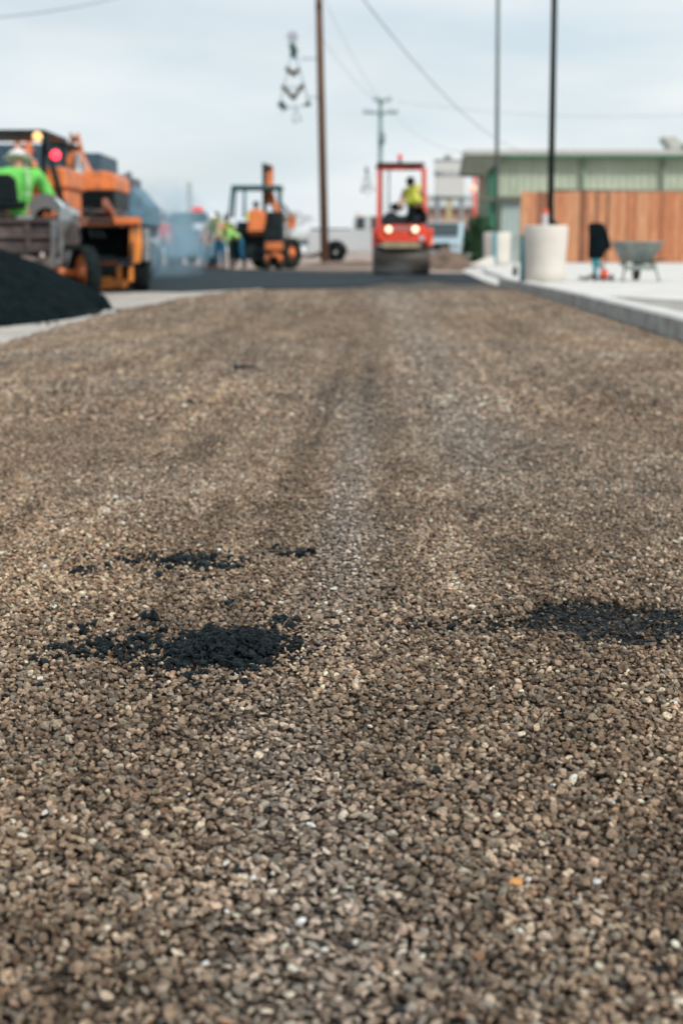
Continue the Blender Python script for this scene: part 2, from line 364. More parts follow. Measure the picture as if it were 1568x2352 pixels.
# ------------------------------------------------------------------ ground
def vnoise(x,y,seed):
    g=np.random.default_rng(seed).random((64,64)); xi=np.floor(x).astype(int); yi=np.floor(y).astype(int); fx=x-xi; fy=y-yi
    fx=fx*fx*(3-2*fx); fy=fy*fy*(3-2*fy); a=g[xi%64,yi%64]; b=g[(xi+1)%64,yi%64]; c=g[xi%64,(yi+1)%64]; d=g[(xi+1)%64,(yi+1)%64]
    return (a*(1-fx)+b*fx)*(1-fy)+(c*(1-fx)+d*fx)*fy
GZ=-.03
b=MB(); b.box(-600,600,-60,1800,GZ-.5,GZ); struct(b.build('ground',DIRT))
# old chip sealed road
leftE=[gr(x,y) for x,y in ((-160,832),(0,790),(120,757),(250,722),(330,704),(400,690),(500,674),(600,664))]
kerbF=[gr(x,y) for x,y in ((1568,783),(1500,760),(1400,729),(1320,704),(1250,684),(1190,668),(1145,656))]
roadpoly=[Vector((-3.4,-3,0)),Vector((2.6,-3,0)),Vector((2.2,4,0))]+kerbF+[gr(1110,646),gr(1072,630),gr(850,618),gr(560,618)]+list(reversed(leftE))
def road_mat():
    m=bpy.data.materials.new('chip_seal'); m.use_nodes=True; nt=m.node_tree; N=nt.nodes; L=nt.links; b=N['Principled BSDF']; b.inputs['Roughness'].default_value=.9
    tc=N.new('ShaderNodeTexCoord')
    def noise(sc,stretch,det=5):
        mp=N.new('ShaderNodeMapping'); mp.inputs['Scale'].default_value=stretch; L.new(tc.outputs['Object'],mp.inputs[0])
        n=N.new('ShaderNodeTexNoise'); n.inputs['Scale'].default_value=sc; n.inputs['Detail'].default_value=det; L.new(mp.outputs[0],n.inputs['Vector']); return n
    v=N.new('ShaderNodeTexVoronoi'); v.inputs['Scale'].default_value=75; L.new(tc.outputs['Object'],v.inputs['Vector'])
    sep=N.new('ShaderNodeSeparateColor'); L.new(v.outputs['Color'],sep.inputs[0])
    r=N.new('ShaderNodeValToRGB'); e=r.color_ramp.elements; e[0].color=(.018,.016,.014,1); e[1].color=(.20,.17,.135,1); x=e.new(.5); x.color=(.08,.064,.050,1); x.position=.5
    L.new(sep.outputs[0],r.inputs[0])
    a=noise(1.1,(2.4,.35,1)); c=noise(7,(1.5,.5,1))
    ra=N.new('ShaderNodeValToRGB'); ra.color_ramp.elements[0].position=.32; ra.color_ramp.elements[0].color=(.58,.56,.54,1); ra.color_ramp.elements[1].position=.68; ra.color_ramp.elements[1].color=(1.25,1.22,1.18,1)
    rc=N.new('ShaderNodeValToRGB'); rc.color_ramp.elements[0].position=.3; rc.color_ramp.elements[0].color=(.72,.72,.72,1); rc.color_ramp.elements[1].position=.7; rc.color_ramp.elements[1].color=(1.2,1.2,1.2,1)
    L.new(a.outputs['Fac'],ra.inputs[0]); L.new(c.outputs['Fac'],rc.inputs[0])
    m1=N.new('ShaderNodeMix'); m1.data_type='RGBA'; m1.blend_type='MULTIPLY'; m1.inputs[0].default_value=1; L.new(r.outputs[0],m1.inputs[6]); L.new(ra.outputs[0],m1.inputs[7])
    m2=N.new('ShaderNodeMix'); m2.data_type='RGBA'; m2.blend_type='MULTIPLY'; m2.inputs[0].default_value=1; L.new(m1.outputs[2],m2.inputs[6]); L.new(rc.outputs[0],m2.inputs[7])
    L.new(m2.outputs[2],b.inputs['Base Color'])
    bp=N.new('ShaderNodeBump'); bp.inputs['Strength'].default_value=.8; bp.inputs['Distance'].default_value=.008; bp.invert=True; L.new(v.outputs['Distance'],bp.inputs['Height']); L.new(bp.outputs[0],b.inputs['Normal'])
    return m
sheet('road',roadpoly,road_mat(),z=-.008,thick=.015)
# fresh asphalt mat laid over the far end of the road
mat_poly=[gr(x,y,.004) for x,y in ((150,668),(250,673),(340,670),(420,671),(500,668),(600,663),(720,661),(800,659),(850,655),(885,648),(930,650),(1000,645),(1050,651),(1118,650),(1100,642),(1074,629),(960,627),(840,628),(740,627),(640,622),(560,621),(470,611),(350,606),(200,604),(60,606))]
sheet('fresh_asphalt_road',mat_poly,ASPH,z=.012,thick=.03)
# pale concrete strip on the left
strip=[Vector((-14,4,0)),Vector((-3.3,4,0))]+[p+Vector((.02,0,0)) for p in leftE]+[gr(560,662),gr(300,655),gr(0,640),Vector((-14,26,0))]
sheet('path',strip,mat('dusty_concrete_strip',(.47,.44,.40),.9,var=.16,scale=3,bump=.4,bscale=40,dirt=(.34,.31,.27)),z=.002,thick=.03)
# kerb
KH=.15
def kerb():
    inner=[p+Vector((.17,.02,0)) for p in kerbF]; F=list(kerbF); F.insert(0,Vector((2.12,4.5,0))); inner.insert(0,Vector((2.29,4.5,0)))
    n=len(F); vs=[];
    for p,q in zip(F,inner):
        vs += [(p.x-.012,p.y,-.05),(p.x,p.y,KH-.02),(p.x+.02,p.y,KH),(q.x,q.y,KH),(q.x,q.y,-.05)]
    fs=[]
    for i in range(n-1):
        for k in range(4): fs.append((i*5+k,(i+1)*5+k,(i+1)*5+k+1,i*5+k+1)[::-1])
    fs += [(0,1,2,3,4),tuple((n-1)*5+k for k in (4,3,2,1,0))]
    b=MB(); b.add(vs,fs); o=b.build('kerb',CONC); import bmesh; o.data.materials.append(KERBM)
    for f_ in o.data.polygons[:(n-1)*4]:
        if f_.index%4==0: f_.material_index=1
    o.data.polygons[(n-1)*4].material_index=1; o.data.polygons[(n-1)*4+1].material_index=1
    bm=bmesh.new(); bm.from_mesh(o.data); bmesh.ops.recalc_face_normals(bm,faces=bm.faces); bm.to_mesh(o.data); bm.free(); return struct(o), inner
_,inner=kerb()
# soil verge just behind the kerb, then the raised slab
verge=[Vector((2.29,4.5,0)),Vector((7,4.5,0)),Vector((7,13.5,0)),gr(1420,690,.12)]+[inner[4],inner[3],inner[2],inner[1]]
sheet('verge_ground',verge,mat('grey_verge',(.36,.345,.32),.95,var=.25,scale=4,bump=.6,bscale=20),z=.118,thick=.1)
slab=[Vector((40,62,0)),Vector((gr(1090,603,.13).x,62,0)),gr(1100,606,.13),gr(1118,622,.13),inner[-1]+Vector((.02,0,0))]+[inner[i] for i in (6,5,4)]+[gr(1330,678,.13),gr(1450,684,.13),gr(1700,700,.13),Vector((40,16,0))]
sheet('pavement',slab,CONC,z=.135,thick=.1)
# flush apron ramp left of the kerb end
b=MB(); A=[gr(1143,655,.006),gr(1112,645,.006),gr(1072,628,.006),gr(1060,622,.006)]; B=[inner[-1]+Vector((.02,.3,.131)),gr(1150,625,.131),gr(1120,614,.131),gr(1098,606,.131)]
b.add(A+B,[(0,1,5,4),(1,2,6,5),(2,3,7,6)]); struct(b.build('pavement_ramp',CONC))
for o in [o for o in COL.objects if o.name=='pavement_ramp']:
    md=o.modifiers.new('s','SOLIDIFY'); md.thickness=.1; md.offset=-1 if o.data.polygons[0].normal.z>0 else 1
# ------------------------------------------------------------------ loose stones of the chip seal
def make_stones(prefix,count,rough,lump,mt):
    import bmesh
    col=bpy.data.collections.new(prefix)
    for i in range(count):
        r=random.Random(i*17+len(prefix)); bm=bmesh.new(); bmesh.ops.create_icosphere(bm,subdivisions=3,radius=.5); off=Vector((r.uniform(0,50),r.uniform(0,50),r.uniform(0,50)))
        planes=[(Vector((r.gauss(0,1),r.gauss(0,1),r.gauss(0,1))).normalized(), r.uniform(.24,.42)) for _ in range(r.randint(8,13))]
        sc=Vector((1,r.uniform(.68,.92),r.uniform(.5,.78))); ph=[r.uniform(0,6) for _ in range(6)]
        for v in bm.verts:
            p=v.co.copy()
            for n_,d in planes:
                k=p.dot(n_)-d
                if k>0: p-=n_*k*.96
            p*=1+rough*(math.sin(p.x*9+ph[0])+math.sin(p.y*11+ph[1])+math.sin(p.z*10+ph[2]))+(.07+lump*3)*MN.noise(p*4.5+off)+(.035+lump*1.6)*MN.noise(p*11+off)
            v.co=Vector((p.x*sc.x,p.y*sc.y,p.z*sc.z))
        me=bpy.data.meshes.new(prefix); bm.to_mesh(me); bm.free(); me.materials.append(mt)
        if lump<.05: me.polygons.foreach_set('use_smooth',[True]*len(me.polygons))
        o=bpy.data.objects.new(prefix,me); col.objects.link(o)
    return col
def stone_mat(name,rough,tarmix=True,base=None):
    m=bpy.data.materials.new(name); m.use_nodes=True; nt=m.node_tree; N=nt.nodes; L=nt.links; b=N['Principled BSDF']
    a=N.new('ShaderNodeAttribute'); a.attribute_type='INSTANCER'; a.attribute_name='scol'
    oi=N.new('ShaderNodeObjectInfo'); tc=N.new('ShaderNodeTexCoord')
    add=N.new('ShaderNodeVectorMath'); add.operation='MULTIPLY_ADD'; L.new(oi.outputs['Random'],add.inputs[0]); add.inputs[1].default_value=(37,91,53); L.new(tc.outputs['Object'],add.inputs[2])
    n=N.new('ShaderNodeTexNoise'); n.inputs['Scale'].default_value=4; n.inputs['Detail'].default_value=5; n.inputs['Roughness'].default_value=.7; L.new(add.outputs[0],n.inputs['Vector'])
    r=N.new('ShaderNodeValToRGB'); r.color_ramp.elements[0].position=.33; r.color_ramp.elements[0].color=(.48,.43,.36,1); r.color_ramp.elements[1].position=.6; r.color_ramp.elements[1].color=(1.2,1.2,1.2,1)
    L.new(n.outputs['Fac'],r.inputs[0]); mx=N.new('ShaderNodeMix'); mx.data_type='RGBA'; mx.blend_type='MULTIPLY'; mx.inputs[0].default_value=1
    L.new(a.outputs['Color'],mx.inputs[6]); L.new(r.outputs[0],mx.inputs[7]); L.new(mx.outputs[2],b.inputs['Base Color'])
    b.inputs['Roughness'].default_value=rough
    bp=N.new('ShaderNodeBump'); bp.inputs['Strength'].default_value=.5; bp.inputs['Distance'].default_value=.15
    n3=N.new('ShaderNodeTexNoise'); n3.inputs['Scale'].default_value=9; n3.inputs['Detail'].default_value=4; L.new(add.outputs[0],n3.inputs['Vector'])
    L.new(n3.outputs['Fac'],bp.inputs['Height']); L.new(bp.outputs[0],b.inputs['Normal'])
    return m
def scatter(name,pos,rot,scl,colr,coll,label=None):
    n=len(pos); me=bpy.data.meshes.new(name); me.vertices.add(n); me.vertices.foreach_set('co',pos.astype(np.float32).ravel())
    for an,tp,arr,key in (('srot','FLOAT_VECTOR',rot,'vector'),('sscl','FLOAT_VECTOR',scl,'vector')):
        a=me.attributes.new(an,tp,'POINT'); a.data.foreach_set(key,arr.astype(np.float32).ravel())
    a=me.attributes.new('scol','FLOAT_COLOR','POINT'); a.data.foreach_set('color',np.c_[colr,np.ones(n)].astype(np.float32).ravel())
    a=me.attributes.new('sidx','INT','POINT'); a.data.foreach_set('value',rng.integers(0,len(coll.objects),n).astype(np.int32))
    ob=bpy.data.objects.new(name,me); COL.objects.link(ob)
    g=bpy.data.node_groups.new(name,'GeometryNodeTree'); g.interface.new_socket('Geometry',in_out='INPUT',socket_type='NodeSocketGeometry'); g.interface.new_socket('Geometry',in_out='OUTPUT',socket_type='NodeSocketGeometry')
    N=g.nodes; L=g.links; gi=N.new('NodeGroupInput'); go=N.new('NodeGroupOutput'); ip=N.new('GeometryNodeInstanceOnPoints'); ci=N.new('GeometryNodeCollectionInfo')
    ci.inputs['Collection'].default_value=coll; ci.inputs['Separate Children'].default_value=True; ci.inputs['Reset Children'].default_value=True
    L.new(gi.outputs[0],ip.inputs['Points']); L.new(ci.outputs[0],ip.inputs['Instance']); ip.inputs['Pick Instance'].default_value=True
    for an,tp,sk in (('srot','FLOAT_VECTOR','Rotation'),('sscl','FLOAT_VECTOR','Scale'),('sidx','INT','Instance Index')):
        na=N.new('GeometryNodeInputNamedAttribute'); na.data_type=tp; na.inputs[0].default_value=an; L.new(na.outputs[0],ip.inputs[sk])
    L.new(ip.outputs[0],go.inputs[0]); md=ob.modifiers.new('scatter','NODES'); md.node_group=g
    tag(ob,label,'gravel' if 'gravel' in name else 'asphalt crumbs',kind='stuff'); return ob
SM=stone_mat('chip_stone',.5); SM.node_tree.nodes['Principled BSDF'].inputs['Specular IOR Level'].default_value=.35; TM=stone_mat('tar_lump',.45); TM.node_tree.nodes['Principled BSDF'].inputs['Specular IOR Level'].default_value=.2
stones=make_stones('chipping',16,.012,.0,SM); crumbs=make_stones('asphalt_lump',10,.04,.10,TM)
def edge_x(pts,y):  # x of polyline at depth y
    ys=np.array([p.y for p in pts]); xs=np.array([p.x for p in pts]); o=np.argsort(ys); return np.interp(y,ys[o],xs[o])
PAL=np.array([lin(c) for c in ((170,144,118),(150,124,99),(198,176,151),(146,135,120),(114,94,76),(180,150,126),(163,142,118),(132,109,87),(216,200,178),(172,128,94))])

PAL=PAL*.85+PAL.mean(1,keepdims=True)*.15*np.array([1.0,1.0,.97])
PW=np.array([.18,.16,.12,.13,.11,.09,.10,.08,.025,.012]); PW/=PW.sum()
def tar_mask(x,y):
    c=gr(1400,1432); a=gr(1150,1432).x; d=((x-c.x-.03)/(c.x-a+.02))**2+((y-c.y)/.145)**2
    d+= (vnoise(x*22+5,y*22,3)-.5)*1.0+(vnoise(x*60,y*60,4)-.5)*.6
    return d<.85
def tracks(x,y):
    xr=x-.028*y+.0   # lateral position in the lane
    t=np.exp(-((xr+.075)/.07)**2)*np.clip((y-1.9)/1.0,0,1)*np.clip((7-y)/3,0,1)          # pale pressed wheel line
    d=np.exp(-((xr+.21)/.06)**2)*np.clip((y-2.2)/.8,0,1)                                     # darker ridge left of it
    P2=[gr(900,670),gr(925,720),gr(965,790),gr(1035,900),gr(1075,1000),gr(1110,1150)]; P2.sort(key=lambda p:p.y); c2=np.interp(y,[p.y for p in P2],[p.x for p in P2])
    w2=np.exp(-((x-c2)/(.10+.012*y))**2)*np.clip((y-3.0)/1.5,0,1); t=np.maximum(t,.8*w2)
    d=np.maximum(d,np.exp(-((x-c2+.30+.01*y)/(.12+.01*y))**2)*np.clip((y-3)/1.5,0,1)*.9); d=np.maximum(d,np.exp(-((x-c2-.45)/(.2))**2)*np.clip((y-2.8)/1.5,0,1)*.5)
    P3=[gr(455,700),gr(430,850),gr(560,850)]; d=np.maximum(d,np.exp(-((x+.62+.02*y)/.16)**2)*np.clip((y-3)/1.5,0,1)*.6)
    N1=[gr(600,1620),gr(740,2000),gr(760,2352)]; N1.sort(key=lambda p:p.y); c3=np.interp(y,[p.y for p in N1],[p.x for p in N1]); t2=np.exp(-((x-c3)/.085)**2)*np.clip((2.1-y)/.5,0,1)
    N2=[gr(1000,1800),gr(1090,2352)]; N2.sort(key=lambda p:p.y); c4=np.interp(y,[p.y for p in N2],[p.x for p in N2]); d=np.maximum(d,np.exp(-((x-c4)/.07)**2)*np.clip((1.75-y)/.4,0,1)*.8)
    t=np.maximum(t,t2*.6)
    return t,d
def field(y0,y1,s,zoff,margin,seed,zj=.0024,size=(.62,1.6),tint=1.0):
    g=np.random.default_rng(seed); ys=np.arange(y0,y1,s*.87); P=[]
    for j,yy in enumerate(ys):
        hw=.25*yy+margin; xs=np.arange(-hw,hw,s)+(s/2 if j%2 else 0); P.append(np.c_[xs,np.full(len(xs),yy)])
    P=np.concatenate(P); P+=g.normal(0,s*.27,P.shape); x,y=P[:,0],P[:,1]
    k=(x>edge_x([Vector((-3,-1,0))]+leftE,y)+.02+(vnoise(x*0+7,y*5,9)-.5)*.12)&(x<edge_x([Vector((2.3,0,0)),Vector((2.12,4.5,0))]+kerbF,y)-.05); x,y=x[k],y[k]; n=len(x)
    sz=s*1.12*np.exp(g.normal(0,.28,n)).clip(*size); ttr,dd=tracks(x,y)
    flat=1-.45*ttr; hills=(vnoise(x*5,y*4,21)-.5)*.006
    tar=tar_mask(x,y)
    z=zoff+g.normal(0,zj,n)+hills*(1-ttr)-.002*ttr+.005*dd-tar*.004
    rot=np.c_[g.normal(0,.45,n)*flat,g.normal(0,.45,n)*flat,g.uniform(0,2*PI,n)]
    scl=np.c_[sz,sz*g.uniform(.8,1.15,n),sz*g.uniform(.75,1.15,n)*np.where(tar,.45,flat)]
    c=PAL[g.choice(len(PAL),n,p=PW)]*np.exp(g.normal(.13,.25,n))[:,None]
    m=1+.35*(vnoise(x*3.2-.09*y+9,y*.5,31)-.5)+.22*(vnoise(x*9+3,y*1.2,32)-.5)+.34*(vnoise((x-.028*y)*16+8,y*.35,37)-.5)+.45*(vnoise(x*30,y*20,33)-.5)
    m*=1+.42*ttr-.40*dd
    m*=1-.16*np.clip((y-4)/9,0,1)+.10*np.clip((2.2-y)/.8,0,1)
    pinkish=vnoise(x*2+40,y*1.1,35)
    c=c*m[:,None]*(1+(pinkish-.5)[:,None]*np.array([.10,.0,-.12]))
    grey=(ttr*.45)[:,None]; lum=c.mean(1,keepdims=True); c=c*(1-grey)+lum*np.array([1.02,1,.98])*grey
    dk=g.random(n)<.008; c[dk]=np.array([.02,.026,.028])
    shiny=tar&(g.random(n)<.86); c[shiny]=np.array([.012,.019,.023])*(1+.6*g.random(shiny.sum()))[:,None]
    low=np.clip(.5+(z-zoff+.001)/.006,.58,1)[:,None]; c=(c*tint*low).clip(.004,.85)  # deeper stones get darker colour: shade between stones painted in
    return np.c_[x,y,z],rot,scl,c
p1=field(.75,5.0,.0080,.0035,.8,1); p2=field(.75,3.6,.0086,-.0045,.8,2,tint=.55)  # under layer tinted dark: gap shade put into the colour, plus binder
A=[np.concatenate([a,b_]) for a,b_ in zip(p1,p2)]
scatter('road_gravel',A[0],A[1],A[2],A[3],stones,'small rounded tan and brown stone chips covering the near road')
p3=field(5.0,13.0,.0165,.004,1.3,3,.0025); p4=field(13.0,21.6,.029,.004,1.2,4,.003)
p3=[np.concatenate([a,b_]) for a,b_ in zip(p3,p4)]
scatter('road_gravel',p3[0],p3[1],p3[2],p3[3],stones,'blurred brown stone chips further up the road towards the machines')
# asphalt crumbs
def crumb_patch(cx,cy,rx,ry,n,h,szr,seed,label,skew=0,extra=()):
    g=np.random.default_rng(seed); c=gr(cx,cy); ex=gr(cx+rx,cy).x-c.x; ey=(gr(cx,cy-ry).y-gr(cx,cy+ry).y)/2
    a=g.uniform(0,2*PI,n); rr=np.abs(g.normal(0,.55,n)).clip(0,1.5); x=np.cos(a)*rr; y=np.sin(a)*rr; core=np.exp(-(x*x+y*y)*1.6)
    z=h*core*g.random(n)+.006; s=g.uniform(szr[0],szr[1],n)*(1+.5*(g.random(n)<.08))
    X=c.x+x*ex; Y=c.y+y*ey+skew*x*ex
    for (qx,qy,qr,qn,qs) in extra:
        q=gr(qx,qy); aa=g.uniform(0,2*PI,qn); r2=np.sqrt(g.random(qn))*qr
        e=gr(qx+1,qy).x-q.x; X=np.r_[X,q.x+np.cos(aa)*r2*e]; Y=np.r_[Y,q.y+np.sin(aa)*r2*e*.9]; z=np.r_[z,g.uniform(.005,.010,qn)]; s=np.r_[s,g.uniform(*qs,qn)]
    keep=(vnoise(X*45+seed,Y*45,seed+70)*.6+vnoise(X*110,Y*110,seed+71)*.4)+np.r_[core*.5,np.full(len(X)-len(core),.27)]>.5+.12*g.random(len(X))
    X,Y,z,s=X[keep],Y[keep],z[keep],s[keep]; s=s*np.exp(g.normal(0,.28,len(s)))
    n=len(X); rot=g.uniform(-.9,.9,(n,3)); rot[:,2]=g.uniform(0,6.28,n); scl=np.c_[s,s*g.uniform(.8,1.1,n),s*g.uniform(.7,1.,n)]
    col=np.array([.009,.016,.02])*g.uniform(.6,1.7,n)[:,None]
    scatter('asphalt_crumbs',np.c_[X,Y,z],rot,scl,col,crumbs,label)
crumb_patch(535,1503,155,50,3200,.024,(.005,.013),5,'black lumpy heap of asphalt crumbs spilled nearest on the stones',extra=((330,1500,120,110,(.007,.017)),(420,1535,110,140,(.006,.015)),(345,1425,18,5,(.016,.022)),(200,1500,100,60,(.006,.016)),(190,1450,50,10,(.009,.017)),(360,1470,120,40,(.006,.014)),(660,1440,45,22,(.006,.014)),(780,1500,80,30,(.003,.008)),(400,1590,80,8,(.006,.013)),(0,1616,20,3,(.014,.02)),(110,1525,40,12,(.007,.014)),(960,1440,60,14,(.006,.012)),(1100,1440,80,40,(.005,.011)),(510,1390,50,4,(.010,.014))))
crumb_patch(430,1295,140,26,130,.005,(.008,.018),6,'thin black scatter of asphalt crumbs farther up the stones',extra=((240,1290,110,45,(.007,.016)),(560,1305,80,40,(.008,.017)),(650,1275,70,45,(.007,.017)),(190,1320,30,12,(.012,.02)),(520,1395,8,2,(.012,.016)),(430,1340,120,14,(.006,.014))))
crumb_patch(560,850,60,8,60,.004,(.012,.024),8,'faint dark asphalt crumbs far up the road surface',extra=((450,930,50,40,(.01,.02)),(380,960,60,20,(.01,.02))))
crumb_patch(210,722,26,7,60,.015,(.02,.05),12,'black crumbs rolled off the foot of the asphalt pile',extra=((262,712,30,25,(.015,.04)),(120,745,80,30,(.015,.035)),(250,722,60,25,(.012,.03))))
# tiny orange leaf
c=gr(1183,2056); b=MB(); pts=[(-.007,-.002,.001),(-.003,.004,.003),(.003,.003,.005),(.007,0,.002),(.003,-.004,.001),(-.003,-.004,.002)]
b.add([(c.x+x,c.y+y,.012+z) for x,y,z in pts]+[(c.x+x,c.y+y,.0105+z) for x,y,z in pts],[(0,5,4,3,2,1),(6,7,8,9,10,11)]+[(i,(i+1)%6,6+(i+1)%6,6+i) for i in range(6)])
o=b.build('dead_leaf',mat('dry_leaf',(.62,.30,.10),.7,var=.2)); tag(o,'tiny curled orange leaf lying on the near stones','leaf')
# ------------------------------------------------------------------ heap of hot asphalt
def heap():
    poly=[gr(-420,800),gr(-150,775),gr(0,753),gr(110,741),gr(200,728),gr(205,718),gr(262,711),gr(228,690),gr(120,672),gr(-60,662),gr(-420,662)]
    P=np.array([(p.x,p.y) for p in poly]); x0,y0=P.min(0); x1,y1=P.max(0); nx,ny=110,130
    X,Y=np.meshgrid(np.linspace(x0,x1,nx),np.linspace(y0,y1,ny)); D=np.full(X.shape,9.); ins=np.zeros(X.shape,bool)
    for i in range(len(P)):
        a,bb=P[i],P[(i+1)%len(P)]; e=bb-a; t=(((X-a[0])*e[0]+(Y-a[1])*e[1])/(e@e)).clip(0,1)
        D=np.minimum(D,np.hypot(X-a[0]-t*e[0],Y-a[1]-t*e[1])); c=((a[1]>Y)!=(bb[1]>Y))&(X<(bb[0]-a[0])*(Y-a[1])/(bb[1]-a[1]+1e-9)+a[0]); ins^=c
    D=np.where(ins,D,-D); H=.84*(1-np.exp(-D.clip(0)*.98)); H+=(vnoise(X*3.3,Y*3.3,51)-.5)*.13*(H>.03)+(vnoise(X*9,Y*9,53)-.5)*.05+(vnoise(X*19,Y*19,52)-.5)*.04
    H=np.where(D>0,H.clip(.002,2),-.05)
    vs=np.c_[X.ravel(),Y.ravel(),H.ravel()]; fs=[(j*nx+i,j*nx+i+1,(j+1)*nx+i+1,(j+1)*nx+i) for j in range(ny-1) for i in range(nx-1)]
    b=MB(); b.add(vs.tolist(),fs,True); o=b.build('asphalt_pile',ASPILE); tag(o,'large black heap of loose hot asphalt dumped beside the road','pile')
heap()
# ------------------------------------------------------------------ machine 1: skip loader with box scraper, seen from behind
def machine1():
    Y0=17.6; t=thing('skip_loader',at(60,690,Y0)*1.0,'orange skip loader with grey box scraper and open black canopy behind the asphalt pile','loader')
    t.location.z=0
    P=lambda x,y,d=0: at(x,y,Y0+d); 
    def bx(b,x0,x1,y0,y1,d0,d1):
        a=P(x0,y1,d0); c=P(x1,y0,d0); b.box(a.x,c.x,Y0+d0,Y0+d1,a.z,c.z); return b
    # scraper
    b=MB(); bx(b,-190,133,507,580,-.1,0); bx(b,-190,133,503,511,-.16,.1); b.tube(P(-190,545,-.13),P(133,545,-.13),.02); bx(b,-30,-22,511,580,-.14,-.1); bx(b,60,68,511,580,-.14,-.1); b.build('scraper_box',BROWNM,t,.006)
    b=MB(); a=[P(-190,572,-.16),P(140,594,-.16),P(140,612,-.16),P(-190,590,-.16)]; b.hexa([a[3],a[2],a[2]+Vector((0,.09,0)),a[3]+Vector((0,.09,0)),a[0],a[1],a[1]+Vector((0,.09,0)),a[0]+Vector((0,.09,0))]); b.build('cutting_edge',EDGEM,t,.004)
    for x0,x1 in ((134,182),):
        b=MB(); p=[P(x0,507),P(x1-2,507),P(x1-14,530),P(x1-38,548),P(x1-38,612),P(x0+4,617),P(x0,612)]; b.prism([(q.x,q.z) for q in p][::-1],Y0-.45,Y0-.38); bx(b,x0+4,x0+9,515,600,-.5,-.45); b.build('scraper_end_plate',GREYM,t,.005)
    # toolbox and hitch
    b=MB(); p=[P(150,474),P(172,480),P(181,493),P(170,512),P(146,508)]; b.prism([(q.x,q.z) for q in p][::-1],Y0-.3,Y0+.15); b.tube(P(126,455,-.1),P(152,482,-.1),.03); b.build('hydraulic_box',LIGHTM,t,.01)
    # fender arch over the right rear wheel
    b=MB(); c=P(112,508,.2); pts=[]
    for k in range(9):
        a=PI*k/8; pts.append((c.x+math.cos(a)*.27,c.z+math.sin(a)*.33))
    inn=[(c.x+math.cos(PI*k/8)*.15,c.z+math.sin(PI*k/8)*.16) for k in range(8,-1,-1)]
    for k in range(8):
        q=[pts[k],pts[k+1],inn[8-k-1],inn[8-k]]; b.prism(q,Y0+.05,Y0+.5)
    b.build('fender',mat('fender_grey',(.17,.165,.17),.6,var=.15),t)
    b=MB(); bx(b,-160,150,498,503,.0,1.6); bx(b,-100,110,503,560,.1,2.2); b.build('chassis',BROWNM,t,.01)
    # canopy and posts
    b=MB(); bx(b,-190,104,297,305,.06,1.5); bx(b,-186,100,305,309,.07,.12); b.build('canopy_roof',mat('canopy_black',(.012,.028,.026),.5),t,.01)
    for a_,c_,d0,d1 in (((103,304),(146,480),.1,.15),((103,306),(98,470),1.3,1.1),((-170,304),(-175,480),.1,.1),((-150,306),(-145,470),1.3,1.1)):
        b=MB(); b.tube(P(*a_,d0),P(*c_,d1),.035,n=8); b.build('canopy_post',BLACK,t)
    b=MB(); b.tube(P(86,306,-.0),P(86,316,-.0),.02); l=b.build('light_bracket',BLACK,t)
    b=MB(); b.lathe([(.02,.05),(.055,.03),(.058,0),(.02,-.005)],P(86,314,-.05),'y',20); b.build('work_light',LAMPA,t)
    b=MB(); b.tube(P(116,357,-.2),P(128,357,-.2),.02); b.lathe([(.02,.06),(.055,.04),(.058,.0),(.03,-.012)],P(128,356,-.25),'y',20); b.build('tail_light',LAMPR,t)
    # seat
    b=MB(); p=[P(-38,404),P(30,402),P(44,412),P(50,466),P(-44,468)]; b.prism([(q.x,q.z) for q in p][::-1],Y0-.25,Y0-.13); bx(b,-40,50,462,478,-.25,.35); s=b.build('seat',SEATM,t,.03)
    b=MB(); bx(b,-25,28,478,500,.1,.45); b.build('seat_base',GREYM,t,.01)
    # engine hood, dash and loader arms ahead of the operator
    b=MB(); bx(b,30,150,383,432,1.6,3.1); bx(b,35,148,432,500,1.7,3.0); b.build('hood',ORANGE,t,.04)
    b=MB(); b.tube(P(60,400,1.2),P(66,430,1.0),.02); b.lathe([(.17,-.012),(.185,0),(.17,.012),(.16,0),(.17,-.012)],P(62,396,1.15),'z',22,(.5,0,0)); b.build('steering_wheel',BLACK,t)
    for sx in (0,1):
        b=MB(); o=sx*26
        a=[P(36+o,308,3.2),P(46+o,308,3.2),P(60+o*.8,372,3.4),P(48+o*.8,376,3.4)]; b.prism([(q.x,q.z) for q in a][::-1],Y0+3.1,Y0+3.2); b.tube(P(54+o*.8,372,3.15),P(86,420,2.4),.06); b.build('loader_arm',ORANGE,t)
    for a_,r_ in (((40,68,312),.05),((50,78,345),.035)): b=MB(); b.tube(P(a_[0],a_[2],3.15),P(a_[1],a_[2],3.15),r_); b.build('cross_tube',ORDIRT,t)
    # wheels
    c=Vector((P(194,628,-.3).x,Y0-.25,.325)); wheel('wheel',t,c,.325,.19,R(33),rim_mat=ORANGE,rim_r=.82,side=-1)
    for xx in (-1.9,): wheel('wheel',t,Vector((c.x+xx,Y0+.2,.42)),.42,.3,R(0),side=-1)
    b=MB(); b.tube(Vector((c.x-1.9,Y0+.2,.42)),Vector((c.x,Y0-.05,.315)),.06); bx(b,186,203,605,622,.1,.4); b.build('axle',ORANGE,t)
    # operator
    q=P(42,478,.2)
    sc=1.0
    ov=dict(hiL=(.10,.0,.93),hiR=(-.10,0,.93),knL=(.17,-.42,.96),knR=(-.17,-.42,.96),anL=(.2,-.5,.55),anR=(-.2,-.5,.55),toL=(.21,-.66,.5),toR=(-.21,-.66,.5),
            elL=(.33,-.08,1.20),wrL=(.16,-.33,1.19),haL=(.13,-.38,1.2),elR=(-.36,-.02,1.17),wrR=(-.27,-.26,1.06),haR=(-.25,-.33,1.06))
